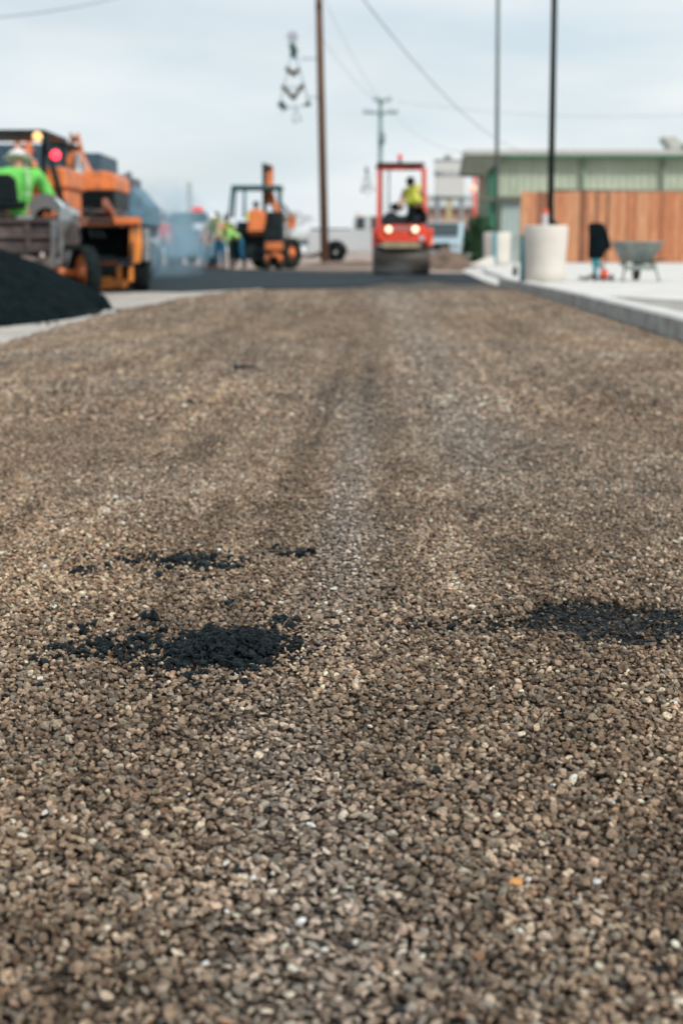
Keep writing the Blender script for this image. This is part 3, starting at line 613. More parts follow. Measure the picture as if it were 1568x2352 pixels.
    ov.update(neck=(0,-.03,1.47),head=(0,-.07,1.565),nose=(0,-.17,1.56),shL=(.205,.0,1.46),shR=(-.205,.0,1.46)); z0=P(42,344,.12).z-1.70*1.12
    op,_=person((P(41,400,.12).x,Y0+.12,z0),'seated machine operator in bright green hi-vis jacket and white hard hat, back turned',yaw=180,ov=ov,shirt=HIVIS,trousers=JEANSD,hat=HATW,hair=False,scale=1.12)
    for pts_ in ([P(60,379,-.02),P(66,405,-.09),P(66,440,-.09)],[P(52,446,-.1),P(74,446,-.06)]):
        b=MB(); b.path(pts_,.011,8); b.build('reflective_stripe',REFL,op)
    b=MB(); bx(b,38,75,496,502,-.05,.3); b.build('foot_plate',LIGHTM,t)
machine1()
# ------------------------------------------------------------------ backhoe loader facing the camera (two of them)
def machine2():
    Y0=21.6; t=thing('backhoe_loader',Vector((at(255,600,Y0).x,Y0+1,0)),'large orange backhoe loader with black front bucket, right behind the skip loader','loader','orange backhoe loaders')
    P=lambda x,y,d=0: at(x,y,Y0+d)
    def bx(b,x0,x1,y0,y1,d0,d1):
        a=P(x0,y1,d0); c=P(x1,y0,d0); b.box(a.x,c.x,Y0+d0,Y0+d1,a.z,c.z); return b
    # bucket: curved shell opening to the camera
    b=MB(); a=P(184,598,-1.1); c=P(300,520,-1.1); z0,z1=a.z,c.z; m=(z0+z1)/2; prof=[]
    outer=[(Y0-1.3,z0),(Y0-.8,z0-.02),(Y0-.45,z0+.12),(Y0-.4,m),(Y0-.5,z1-.05),(Y0-.75,z1)]
    inner_=[(Y0-.76,z1-.03),(Y0-.53,z1-.08),(Y0-.44,m),(Y0-.49,z0+.14),(Y0-.8,z0+.02),(Y0-1.3,z0+.02)]
    b.xprism(outer+inner_,a.x,c.x); 
    for xx in (a.x-.02,c.x): b.xprism(outer,xx,xx+.02)
    for k in range(7): xx=a.x+(c.x-a.x)*(k+.5)/7; b.obox((xx,Y0-1.36,z0+.01),(.05,.14,.03))
    b.build('bucket',BLACK,t)
    b=MB(); bx(b,182,322,500,519,-1.0,-.75); b.build('bucket_top_beam',ORDIRT,t,.02)
    b=MB(); bx(b,262,322,499,515,-1.08,-1.0); b.build('beam_end',ORANGE,t,.01)
    b=MB(); p=[P(300,520,-.9),P(322,518,-.9),P(326,560,-.9),P(322,604,-.9),P(306,606,-.9),P(298,590,-.9)]; b.prism([(q.x,q.z) for q in p][::-1],Y0-1.0,Y0-.8); b.build('side_plate',ORANGEY,t,.02)
    b=MB(); bx(b,330,340,525,600,-.5,-.3); b.build('reflective_post',LIGHTM,t,.01)
    # hood, grille
    b=MB(); a=P(190,437,0); c=P(264,392,0); r=(c.z-a.z)/2; cz=(a.z+c.z)/2
    prof=[]
    for k in range(13):
        an=PI*k/12; prof.append((a.x+(c.x-a.x)/2-math.cos(an)*(c.x-a.x)/2, cz+max(0,math.sin(an))**.5*r))
    prof=[(a.x,a.z)]+prof+[(c.x,a.z)]
    b.prism(prof[::-1],Y0+0,Y0+1.5); b.build('hood',ORANGE,t,.02)
    b=MB(); bx(b,182,264,437,480,.03,1.4)
    for k in range(6): bx(b,190,256,441+k*6,443+k*6,-.02,.03)
    b.build('grille',DARK,t,.01)
    b=MB(); bx(b,180,266,480,490,-.3,.5); bx(b,184,262,493,500,-.2,1.4); b.build('front_frame',BROWNM,t,.01)
    for x in (186,262):
        b=MB(); b.obox(P(x,500,-.2),(.08,1.6,.12),(R(-14),0,0)); b.build('loader_arm',ORDIRT,t,.01)
    # lower chassis
    b=MB(); bx(b,224,266,596,608,-.4,-.2); bx(b,228,318,608,636,.0,1.5); b.build('axle_housing',BLACK,t,.01)
    b=MB(); p=[P(225,637),P(268,633),P(270,640),P(300,640),P(306,648),P(300,661),P(225,663)]; b.prism([(q.x,q.z) for q in p][::-1],Y0-.6,Y0-.35); bx(b,268,278,610,645,-.55,-.4); bx(b,294,304,612,648,-.55,-.4); b.build('front_step',ORANGEY,t,.02)
    b=MB(); bx(b,225,264,597,607,-.5,-.4); b.build('bumper',ORANGE,t,.01)
    xr=P(324,640,-.1).x; xl=P(240,640,0).x
    wheel('wheel',t,Vector((xr,Y0-.1,.30)),.30,.24,R(8),side=1)
    wheel('wheel',t,Vector((xl-.35,Y0+.3,.30)),.30,.24,R(0),side=-1)
    for xx in (xl-.4,xr-.42): wheel('wheel',t,Vector((xx,Y0+2.6,.5)),.5,.35,0,side=1 if xx>xl else -1)
    # cab canopy slab and posts hidden mostly behind the hood
    b=MB(); bx(b,112,150,323,332,2.2,3.8); b.build('canopy_roof',BLACK,t,.01)
    for x in (116,146):
        b=MB(); b.tube(P(x,330,2.3),P(x+6,440,2.0),.04); b.build('canopy_post',BLACK,t)
    for k in range(3):
        b=MB(); b.path([P(196+k*7,478,-.35),P(200+k*9,500,-.7),P(206+k*12,528,-.95),P(214+k*14,548,-1.0)],.018,6); b.build('hydraulic_hose',BLACK,t)
    b=MB(); b.obox(P(232,506,-1.02),(.34,.012,.06)); b.build('decal',mat('black_decal',(.03,.03,.03),.5),t)
    # folded backhoe boom
    for sx,mt in ((0,ORDIRT),(15,ORANGE)):
        b=MB(); p=[P(164+sx,308,3.8),P(170+sx,306,3.8),P(178+sx*1.2,352,3.8),P(168+sx*1.2,356,3.8)]; b.prism([(q.x,q.z) for q in p][::-1],Y0+3.6,Y0+3.7); b.build('boom_plate',mt,t,.01)
    b=MB(); b.tube(P(168,320,3.65),P(184,320,3.65),.05); b.tube(P(172,340,3.65),P(190,340,3.65),.04); b.build('boom_pin',BLACK,t)
    b=MB(); p=[P(170,350,3.4),P(190,350,3.4),P(205,380,3.4),P(214,398,3.4),P(206,418,3.4),P(150,416,3.4),P(152,385,3.4)]; b.prism([(q.x,q.z) for q in p][::-1],Y0+3.0,Y0+3.5); b.build('boom',ORANGE,t,.03)
    b=MB(); b.tube(P(178,355,2.95),P(182,435,2.7),.05); b.tube(P(196,372,2.9),P(176,438,2.6),.03); b.build('boom_cylinder',LIGHTM,t)
machine2()
def machine3():
    Y0=46.5; t=thing('backhoe_loader',Vector((at(600,600,Y0).x,Y0+1,0)),'smaller distant orange backhoe loader with tall upright boom beside the working crew','loader','orange backhoe loaders')
    P=lambda x,y,d=0: at(x,y,Y0+d)
    def bx(b,x0,x1,y0,y1,d0,d1):
        a=P(x0,y1,d0); c=P(x1,y0,d0); b.box(a.x,c.x,Y0+d0,Y0+d1,a.z,c.z); return b
    b=MB(); a=P(540,596,-1); c=P(606,530,-1); z0,z1=a.z,c.z; m=(z0+z1)/2
    outer=[(Y0-1.3,z0),(Y0-.7,z0-.02),(Y0-.35,z0+.15),(Y0-.3,m),(Y0-.4,z1-.05),(Y0-.7,z1)]; inn=[(Y0-.7,z1-.04),(Y0-.44,z1-.09),(Y0-.35,m),(Y0-.4,z0+.17),(Y0-.7,z0+.03),(Y0-1.3,z0+.03)]
    b.xprism(outer+inn,a.x-.1,c.x)
    for xx in (a.x-.12,c.x): b.xprism(outer,xx,xx+.02)
    bx(b,543,606,509,532,-.3,.2); b.build('bucket',BLACK,t)
    b=MB(); p=[P(574,484),P(596,480),P(612,490),P(610,512),P(604,541),P(570,540)]; b.prism([(q.x,q.z) for q in p][::-1],Y0-.6,Y0+.3); b.build('hood',ORANGE,t,.05)
    b=MB(); bx(b,607,648,486,552,-.1,1.6); bx(b,612,640,552,560,-.1,1.6); b.build('engine_body',BLACK,t,.04)
    b=MB(); bx(b,606,650,556,574,-.3,0); bx(b,620,640,574,590,-.2,0); b.build('axle_housing',ORANGE,t,.02)
    b=MB(); bx(b,531,646,425,433,.2,2.2); b.build('canopy_roof',TEALD,t,.02)
    for x0,x1,d in ((534,526,.3),(562,561,.3),(644,646,.3),(540,536,2.0),(640,642,2.0)):
        b=MB(); b.tube(P(x0,432,d),P(x1,500,d),.045,n=8); b.build('canopy_post',TEALD,t)
    # boom
    b=MB(); bx(b,612,627,378,470,1.9,2.15); b.build('boom',ORANGE,t,.03)
    b=MB(); bx(b,603,611,374,486,1.9,2.1); b.build('boom_back_plate',BLACK,t,.01)
    b=MB(); p=[P(606,371),P(616,371),P(620,381),P(603,381)]; b.prism([(q.x,q.z) for q in p][::-1],Y0+1.8,Y0+2.2); b.build('boom_head',BLACK,t)
    b=MB(); b.tube(P(622,450,1.7),P(642,500,1.4),.11); b.build('lower_boom',ORANGE,t)
    b=MB(); p=[P(657,494),P(672,490),P(678,510),P(668,526),P(656,520)]; b.prism([(q.x,q.z) for q in p][::-1],Y0+1.5,Y0+1.7); b.build('stabiliser_arm',ORANGE,t,.02)
    b=MB(); b.tube(P(650,470,1.5),P(672,500,1.6),.04); b.tube(P(660,520,1.6),P(664,556,1.6),.04); b.build('stabiliser_cylinder',BROWNM,t)
    x=P(611,590).x; wheel('wheel',t,Vector((x,Y0-.1,.35)),.35,.25,R(-30),rim_mat=ORANGE,side=1); x=P(640,590).x
    wheel('wheel',t,Vector((x,Y0+.3,.34)),.34,.25,R(-30),rim_mat=ORANGE,side=1)
    wheel('wheel',t,Vector((P(662,575).x,Y0+1.9,.5)),.5,.35,R(-30),rim_mat=ORANGE,side=1); wheel('wheel',t,Vector((P(590,575).x,Y0+2.6,.5)),.5,.35,R(-30),rim_mat=ORANGE,side=-1)
    # operator under the canopy
    ov=dict(knL=(.17,-.42,.96),knR=(-.17,-.42,.96),anL=(.2,-.5,.55),anR=(-.2,-.5,.55),toL=(.21,-.66,.5),toR=(-.21,-.66,.5),elL=(.3,-.1,1.2),wrL=(.2,-.35,1.15),haL=(.18,-.41,1.15),elR=(-.3,-.1,1.2),wrR=(-.2,-.35,1.15),haR=(-.18,-.41,1.15))
    person((P(588,480,.9).x,Y0+.9,P(588,465,.9).z-1.73),'seated driver in yellow-green hi-vis shirt behind the orange hood of the distant backhoe',ov=ov,shirt=HIVISY,trousers=JEANSD,hair=True)
    b=MB(); bx(b,572,606,500,520,.8,1.5); b.build('seat',SEATM,t,.03)
machine3()
# ------------------------------------------------------------------ roller
def roller():
    Y0=35.0; t=thing('road_roller',Vector((at(922,632,Y0).x,Y0+.8,.012)),'small red tandem road roller with lit headlights and open canopy','roller')
    P=lambda x,y,d=0: at(x,y,Y0+d)
    def bx(b,x0,x1,y0,y1,d0,d1):
        a=P(x0,y1,d0); c=P(x1,y0,d0); b.box(a.x,c.x,Y0+d0,Y0+d1,a.z,c.z); return b
    rr=.345; xa=P(860,600).x; xb=P(987,600).x
    for nm,yy in (('drum',Y0+.35),('drum',Y0+2.2)):
        b=MB(); b.lathe([(rr*.3,xa+.01),(rr*.9,xa),(rr,xa+.02),(rr,xb-.02),(rr*.9,xb),(rr*.3,xb-.01)],(0,yy,rr+.014),'x',48); b.build(nm,DRUM,t)
    b=MB(); bx(b,880,966,556,570,-.05,.1); b.build('scraper',TANM,t,.01)
    # front hood: shaped panel
    b=MB(); p=[P(868,519),P(880,517),P(966,517),P(978,519),P(981,540),P(974,556),P(872,556),P(865,540)]; b.prism([(q.x,q.z) for q in p][::-1],Y0-.02,Y0+.9); b.build('front_hood',REDP,t,.03)
    for x0,x1 in ((855,868),(978,994)):
        b=MB(); bx(b,x0,x1,524,569,.15,.75); b.build('side_fork',REDPALE if x0<900 else REDP,t,.03)
    b=MB(); bx(b,902,944,521,529,-.035,-.02); b.build('badge_plate',mat('badge_grey',(.28,.18,.18),.5),t,.004)
    b=MB(); b.obox(P(968,547,-.03),(.14,.02,.10),(0,.5,0)); b.build('sticker',mat('pale_sticker',(.55,.5,.52),.6),t)
    for x in (892,953):
        b=MB(); b.lathe([(.075,.0),(.09,.03),(.09,.08),(.02,.09)],P(x,527,-.09),'y',22); h=b.build('headlight',BLACK,t)
        b=MB(); b.lathe([(.02,-.03),(.06,-.02),(.078,0),(.02,.005)],P(x,527,-.1),'y',22); b.build('lens',LAMPW,h)
    b=MB(); b.lathe([(.02,-.03),(.05,-.02),(.058,0),(.03,.03)],P(990,560,.1),'y',16); b.build('reflector',mat('amber_reflector',(.8,.35,.2),.3),t)
    for x in (872,977):
        b=MB(); b.path([P(x,560,.12),P(x+(4 if x<900 else -4),575,.05),P(x+(8 if x<900 else -8),566,.0)],.015,6); b.build('hydraulic_hose',BLACK,t)
    for k in range(5): b=MB(); b.obox(P(908+k*8,541,-.028),(.05,.012,.012)); b.build('vent_slot',BLACK,t)
    # dark platform and console
    b=MB(); p=[P(876,518),P(878,500),P(890,486),P(906,484),P(918,494),P(966,492),P(972,500),P(970,518)]; b.prism([(q.x,q.z) for q in p][::-1],Y0+.5,Y0+1.7); b.build('console',DARK,t,.03)
    b=MB(); bx(b,862,988,534,560,.9,2.6); b.build('chassis',REDP,t,.04)
    b=MB(); bx(b,935,968,470,494,1.2,1.35); bx(b,932,970,490,498,.9,1.3); b.build('seat',SEATM,t,.03)
    b=MB(); b.tube(P(905,486,1.0),P(910,478,.9),.02); b.lathe([(.16,-.012),(.175,0),(.16,.012),(.15,0),(.16,-.012)],P(911,476,.9),'z',20,(.7,0,0)); b.build('steering_wheel',BLACK,t)
    # canopy
    b=MB(); bx(b,866,975,373,380,.35,2.2); b.build('canopy_roof',BLACK,t,.015)
    for d in (.45,1.95): b=MB(); bx(b,874,971,381,391,d,d+.1); b.build('canopy_rail',REDP,t,.01)
    for x0,x1,d in ((870,868,.5),(975,976,.5),(874,872,2.0),(971,972,2.0)):
        b=MB(); p=[P(x0-3.4,385,d),P(x0+3.4,385,d),P(x1+4,522,d),P(x1-4,522,d)]; b.prism([(q.x,q.z) for q in p][::-1],Y0+d-.04,Y0+d+.04); b.build('canopy_post',REDPALE if d<1 else REDP,t,.008)
    b=MB(); b.tube(P(893,388,1.2),P(892,490,1.2),.02); b.build('exhaust_pipe',GREYM,t)
    b=MB(); b.tube(P(918,374,1),P(918,366,1),.035); bb=b.build('beacon_base',BLACK,t)
    b=MB(); b.lathe([(.055,0),(.055,.09),(.035,.13),(.005,.14)],P(918,366,1),'z',16); b.build('beacon',BEACON,t)
    # operator twisting to look behind
    px,pz=P(955,497,1.0).x,P(950,488,1.0).z
    ov=dict(hiL=(.1,0,.95),hiR=(-.1,0,.95),spine=(-.02,0,1.12),chest=(-.05,.02,1.3),neck=(-.1,.03,1.45),head=(-.15,.02,1.57),nose=(-.22,.09,1.56),shL=(.12,-.08,1.38),shR=(-.26,.1,1.36),
            elL=(.24,-.2,1.18),wrL=(.08,-.3,1.08),haL=(.03,-.34,1.08),elR=(-.33,-.06,1.15),wrR=(-.38,-.28,1.02),haR=(-.38,-.34,1.0),
            knL=(.15,-.42,.98),knR=(-.12,-.42,.98),anL=(.16,-.55,.6),anR=(-.14,-.55,.6),toL=(.16,-.7,.56),toR=(-.14,-.7,.56))
    person((px,Y0+1.0,pz-1.0),'roller driver twisted in the seat, yellow vest over tan sleeves and dark hair',ov=ov,shirt=TANCL,trousers=BLKCLOTH,vest=HIVISY,hair=True,scale=1.1)
roller()
# ------------------------------------------------------------------ crew
f=gr(506,620); person((f.x,f.y,0.012),'worker in white hard hat and green vest bending over in bright blue jeans',yaw=-35,bend=28,shirt=TANCL,trousers=JEANS,vest=HIVISC,hat=HATW,ov=dict(elL=(.24,-.42,1.05),wrL=(.12,-.55,.86),haL=(.1,-.58,.8),elR=(-.22,-.42,1.02),wrR=(-.1,-.55,.82),haR=(-.1,-.58,.76)))
f=gr(552,619); person((f.x,f.y,0.012),'worker bent low in a green jacket and dark jeans beside the white-hatted worker',yaw=-62,bend=62,shirt=HIVISC,trousers=JEANS,hat=HATO,ov=dict(elL=(.25,-.5,.98),wrL=(.16,-.62,.74),haL=(.15,-.64,.68),elR=(-.22,-.5,.95),wrR=(-.1,-.62,.72),haR=(-.1,-.64,.66),anL=(.16,.12,.1),toL=(.17,-.05,.045),anR=(-.16,-.12,.1),toR=(-.17,-.3,.045)))
f=gr(516,607); f2=Vector((at(521,560,48).x,48,0)); person(f2,'standing worker in yellow hi-vis shirt behind the bending green-vested pair',yaw=10,shirt=HIVISY,trousers=JEANSD,hat=HATW)
f=Vector((at(470,560,46).x,46,0)); person(f,'worker in white shirt stooping in wide blue-grey trousers left of the green-vested pair',yaw=60,bend=38,shirt=WHCLOTH,trousers=TEALB,hair=True,short=False,scale=1.1)
f=Vector((at(376,560,50).x,50,0)); person(f,'worker in a long red jacket standing in the blue smoke',yaw=0,shirt=REDCL,trousers=JEANSD,hair=True)
# ------------------------------------------------------------------ vehicles
def pickup(loc, label, paint, yaw=0, name='pickup_truck', group=None, cat='truck'):
    t=thing(name,loc,label,cat,group)
    W=1.95; Lh=5.7
    b=MB(); prof=[(-2.85,.45),(-2.85,1.30),(-1.12,1.32),(-1.09,1.34),(-1.0,1.86),(.85,1.90),(1.35,1.28),(2.75,1.12),(2.85,.9),(2.85,.42)]
    lo=[(2.45,.42)]+[(1.95+.48*math.cos(PI*k/8),.42+.48*math.sin(PI*k/8)) for k in range(0,9)]+[(-1.3,.42)]+[(-1.75+.48*math.cos(PI*k/8),.42+.48*math.sin(PI*k/8)) for k in range(0,9)]
    b.prism((prof+lo)[::-1],-W/2,W/2); body=b.build('body',paint,None,.04)
    parts=[body]
    b=MB(); b.prism([(-.96,1.33),(-.92,1.80),(-.58,1.82),(-.58,1.33)][::-1],-W/2-.004,W/2+.004); b.prism([(-.34,1.30),(-.34,1.82),(.1,1.82),(.1,1.30)][::-1],-W/2-.004,W/2+.004); parts.append(b.build('side_window',GLASS)); 
    b=MB(); b.prism([(.18,1.28),(.18,1.82),(.80,1.82),(1.2,1.30)][::-1],-W/2-.004,W/2+.004); parts.append(b.build('side_window',GLASS))
    b=MB(); b.hexa([(.90,-.8,1.84),(1.36,-.8,1.31),(1.36,.8,1.31),(.90,.8,1.84),(.93,-.8,1.86),(1.39,-.8,1.33),(1.39,.8,1.33),(.93,.8,1.86)]); parts.append(b.build('windscreen',GLASS))
    b=MB(); b.box(2.82,2.93,-.95,.95,.42,.62); b.box(-2.95,-2.83,-.95,.95,.45,.62); parts.append(b.build('bumper',CHROME,None,.02))
    b=MB(); b.box(2.79,2.86,-.55,.55,.66,1.0); parts.append(b.build('grille',DARK,None,.02))
    b=MB(); b.box(-2.75,-1.15,-W/2+.05,W/2-.05,1.29,1.37); parts.append(b.build('bed_cover',DARK,None,.01))
    for x in (-1.75,1.95): b=MB(); b.box(x-.49,x+.49,-.70,.70,.38,.93); parts.append(b.build('wheel_well',BLACK,None,.02))
    b=MB(); b.box(-.94,-.78,-.9,-.7,1.89,1.99); parts.append(b.build('roof_marker',mat('amber_reflector',(.8,.35,.2),.3),None,.02))
    for s_ in (-.75,.75):
        b=MB(); b.box(2.80,2.87,s_-.15,s_+.15,.82,.98); parts.append(b.build('headlight',LIGHTM,None,.02))
        b=MB(); b.box(-2.87,-2.80,s_+(.1 if s_>0 else -.2),s_+(.2 if s_>0 else -.1),.8,1.1); parts.append(b.build('tail_light',mat('tail_red',(.5,.02,.02),.3),None,.01))
    for o in parts: o.parent=t
    for x in (-1.75,1.95):
        for y in (-.88,.88):
            w_=wheel('wheel',t,Vector(loc)+Vector((x,y,.41)),.41,.26,R(90),rim_mat=CHROME,lugs=10,side=(-1 if y<0 else 1))
    t.rotation_euler=(0,0,yaw); return t
tk=pickup(Vector((at(869,590,71).x,71,0)),'white pickup truck parked sideways behind the road roller',mat('dull_white_paint',(.54,.57,.59),.35,var=.06,coat=.2),0); tk.scale=(1.2,1.15,1.2)
pickup(Vector((at(1008,585,57).x,57,0)),'pale blue pickup truck nosing towards the camera right of the roller',PALEBL,R(-97)).scale=(1,1,.88)
pickup(Vector((at(352,585,62).x,62,0)),'white pickup truck half hidden behind the smoke',WHITE,R(70))
def car(loc,label,paint,yaw):
    t=thing('parked_car',loc,label,'car'); parts=[]
    b=MB(); prof=[(-2.2,.35),(-2.25,.8),(-2.0,.95),(-1.5,1.0),(-.9,1.4),(.4,1.43),(1.1,.98),(2.05,.85),(2.2,.6),(2.2,.35)]
    b.prism(prof[::-1],-.87,.87); parts.append(b.build('body',paint,None,.06))
    b=MB(); b.prism([(-1.35,1.0),(-.82,1.35),(.36,1.37),(.95,1.0)][::-1],-.875,.875); parts.append(b.build('side_window',GLASS))
    b=MB(); b.hexa([(.5,-.7,1.38),(1.1,-.7,1.0),(1.1,.7,1.0),(.5,.7,1.38),(.52,-.7,1.40),(1.12,-.7,1.02),(1.12,.7,1.02),(.52,.7,1.40)]); parts.append(b.build('windscreen',GLASS))
    for s_ in (-.6,.6):
        b=MB(); b.box(2.14,2.23,s_-.15,s_+.15,.62,.74); parts.append(b.build('headlight',LIGHTM,None,.02))
    for o in parts: o.parent=t
    for x in (-1.35,1.35):
        for y in (-.78,.78): wheel('wheel',t,Vector(loc)+Vector((x,y,.32)),.32,.2,R(90),rim_mat=CHROME,lugs=8,side=(-1 if y<0 else 1))
    t.rotation_euler=(0,0,yaw)
0 and car(Vector((at(728,580,84).x,84,0)),'silver grey car end-on beside the wooden pole, left of the white pickup',mat('silver_paint',(.42,.44,.46),.3,.2,var=.05),R(-75))
car(Vector((at(689,575,120).x,120,0)),'small white car far off between the backhoe and the wooden pole',WHITE,R(-80))
car(Vector((at(706,575,125).x,125,0)),'small dark red car far off just left of the wooden pole',mat('dark_red_paint',(.25,.02,.03),.3,var=.05),R(-80))
# dump truck behind the machines on the left
def dump():
    Y0=29; t=thing('dump_truck',Vector((at(200,600,Y0).x,Y0+1,0)),'slate blue dump truck with tall body behind the orange machines','truck')
    P=lambda x,y,d=0: at(x,y,Y0+d)
    def bx(b,x0,x1,y0,y1,d0,d1):
        a=P(x0,y1,d0); c=P(x1,y0,d0); b.box(a.x,c.x,Y0+d0,Y0+d1,a.z,c.z); return b
    b=MB(); bx(b,-160,150,331,480,0,2.4)
    for k in range(9): bx(b,-150+k*34,-143+k*34,335,478,-.06,0)
    b.build('dump_body',SLATE,t,.02)
    b=MB(); bx(b,151,231,351,490,.1,2.3); b.build('headboard',SLATE,t,.02)
    b=MB(); bx(b,262,290,400,520,0,2.2); bx(b,232,262,430,520,.1,2.1); b.build('cab',PURPG,t,.05)
    b=MB(); bx(b,268,286,412,440,-.03,2.23); b.build('side_window',GLASS,t,.01)
    b=MB(); p=[P(290,432),P(300,425),P(326,456),P(338,470),P(342,520),P(290,520)]; b.prism([(q.x,q.z) for q in p][::-1],Y0+.2,Y0+2.0); b.build('hood',TEALB,t,.05)
    b=MB(); b.tube(P(296,430,.3),P(296,395,.3),.06); b.build('exhaust_stack',PURPG,t)
    b=MB(); bx(b,-150,342,520,545,.4,1.8); b.build('chassis',BLACK,t)
    for x in (296,210,165,0):
        for d in (.1,1.9): wheel('wheel',t,Vector((P(x,600).x,Y0+d,.42)),.42,.28,R(90),rim_mat=GREYM,side=-1 if d<1 else 1)
dump()
# paver / screed tractor under a teal canopy in the smoke
def paver():
    Y0=56; t=thing('asphalt_paver',Vector((at(430,600,Y0).x,Y0+1,0)),'teal canopied paving machine standing in the smoke behind the crew','paver')
    P=lambda x,y,d=0: at(x,y,Y0+d)
    def bx(b,x0,x1,y0,y1,d0,d1):
        a=P(x0,y1,d0); c=P(x1,y0,d0); b.box(a.x,c.x,Y0+d0,Y0+d1,a.z,c.z); return b
    b=MB(); p=[P(384,510),P(400,490),P(470,488),P(492,500),P(490,510)]; b.prism([(q.x,q.z) for q in p][::-1],Y0-.6,Y0+2); b.build('canopy_roof',TEALD,t,.03)
    for x in (392,484):
        for d in (-.4,1.8):
            b=MB(); b.tube(P(x,508,d),P(x,560,d),.05); b.build('canopy_post',TEALD,t)
    b=MB(); bx(b,395,482,528,590,-.2,2.2); bx(b,380,500,560,590,-.9,-.2); b.build('hopper',TEALB,t,.05)
    b=MB(); bx(b,404,436,512,528,0,1.5); b.build('engine_cover',LIGHTM,t,.03)
    for x in (398,482):
        b=MB(); a=P(x,590); y0=Y0-.1; r=.28
        pr=[(y0+math.cos(th)*r,r+.0+math.sin(th)*r) for th in [PI/2+PI*k/8 for k in range(9)]]+[(y0+1.9+math.cos(th)*r,r+math.sin(th)*r) for th in [-PI/2+PI*k/8 for k in range(9)]]
        b.xprism(pr,a.x-.15,a.x+.15); b.build('track',RUBBER,t)
    b=MB(); p=[P(436,488),P(438,478),P(446,474),P(458,474),P(464,478),P(466,488)]; b.prism([(q.x,q.z) for q in p][::-1],Y0+.2,Y0+.7); b.build('warning_lamp',BEACON,t,.02)
paver()
# ------------------------------------------------------------------ poles, wires and decorations
pb=gr(746,606); Yp=pb.y
t=thing('utility_pole',pb,'tall brown wooden utility pole leaning slightly left, centre of the view','pole')
topp=at(729,-140,Yp); b=MB(); b.tube(pb-Vector((0,0,.2)),topp,.19,.15,14); b.build('pole',WOODP,t)
b=MB(); b.tube(pb.lerp(topp,.12)+Vector((.1,-.13,0)),pb.lerp(topp,.95)+Vector((.1,-.11,0)),.025,n=6); b.build('ground_wire',POLEB,t)
b=MB(); q=pb.lerp(topp,.80); b.obox(q,(.3,.5,.05)); b.build('band',BLACK,t)
def decoration(Y,f,label,group,anchor):
    """f maps the outline's own grid (0..1 wide, 0..1 down) to a world point"""
    t=thing('christmas_tree_decoration',f(.5,1.0),label,'decoration',group)
    w=(f(1,0)-f(0,0)).length; r=w*.022
    b=MB()
    for a,c in (((.45,.17),(0,.83)),((.45,.17),(.98,.81)),((0,.83),(.98,.81)),((.33,.44),(.62,.44)),((.53,.83),(.45,.99)),((.53,.83),(.72,.97)),((.45,.99),(.72,.97)),((.2,.62),(.78,.60))): b.tube(f(*a),f(*c),r*.8,n=6)
    b.build('wire_frame',WIREM,t)
    def g(pts,rr,mt,nm,dens=14):
        b=MB(); rn=random.Random(5)
        for a,c in zip(pts[:-1],pts[1:]):
            A_,C_=f(*a),f(*c); n=max(2,int((C_-A_).length/(rr*.8)))
            b.tube(A_,C_,rr*.55,rr*.45,8)
            for k in range(n+1):
                p=A_.lerp(C_,k/n)
                for _ in range(6):
                    d=Vector((rn.gauss(0,1),rn.gauss(0,1),rn.gauss(0,1))).normalized()*rr*rn.uniform(.6,1.3); b.tube(p,p+d,rr*.28,rr*.05,5)
        b.build(nm,mt,t)
    g([(.43,.17),(.45,.20),(.47,.27)],w*.17,GARL,'garland'); g([(.30,.42),(.45,.47),(.62,.42)],w*.12,GARB,'garland'); g([(.22,.40),(.33,.46)],w*.06,GARL,'garland')
    g([(.14,.61),(.45,.73),(.78,.59)],w*.11,GARB,'garland'); g([(.08,.80),(.14,.83)],w*.17,GARL,'garland'); g([(.90,.80),(.95,.78)],w*.12,GARL,'garland')
    b=MB(); c=f(.43,.065); rad_=w*.16
    for k in range(20):
        a=2*PI*k/20; a2=2*PI*(k+1)/20; b.tube(c+Vector((math.cos(a),0,math.sin(a)))*rad_,c+Vector((math.cos(a2),0,math.sin(a2)))*rad_,r*.7,n=5)
    for k in range(5):
        a=PI/2+4*PI*k/5; a2=PI/2+4*PI*(k+1)/5; b.tube(c+Vector((math.cos(a),0,math.sin(a)))*rad_,c+Vector((math.cos(a2),0,math.sin(a2)))*rad_,r*.7,n=5)
    b.tube(c-Vector((0,0,rad_)),f(.45,.17),r*.7,n=5); b.build('star',mat('star_grey',(.22,.20,.26),.5),t)
    b=MB()
    for zz in (.30,.72):
        p=f(.7 if zz<.5 else .9,zz); b.tube(p,Vector((anchor(p.z).x,anchor(p.z).y,p.z)),r*.8,n=6)
    b.build('mounting_arm',WIREM,t)
    return t
def anc(z): 
    k=(z-pb.z)/(topp.z-pb.z); return pb.lerp(topp,k)
decoration(Yp,lambda u,v: at(641+u*71,71+v*212,Yp),'large green tree-shaped festive decoration mounted beside the wooden pole','festive pole decorations',anc)
Yt=98.0; tp0=Vector((at(873,590,Yt).x,Yt,0)); tp1=at(873.5,226,Yt)
t=thing('utility_pole',tp0,'distant grey-teal utility pole with two crossarms, above the roller','pole')
b=MB(); b.tube(tp0,tp1,.19,.14,12); b.build('pole',TEALP,t)
for (x0,x1,y,h) in ((858,898,231,.12),(834,913,259,.16)):
    a,c=at(x0,y,Yt-.2),at(x1,y,Yt-.2); b=MB(); b.obox((a+c)/2,((c-a).length,.14,h)); cb=b.build('crossarm',TEALP,t)
    b=MB()
    for k in (0.03,.2,.8,.97): p=a.lerp(c,k); b.lathe([(.05,0),(.07,.05),(.05,.1),(.07,.15),(.03,.22)],p+Vector((0,0,h/2)),'z',8)
    b.build('insulators',mat('insulator',(.3,.36,.38),.3),t)
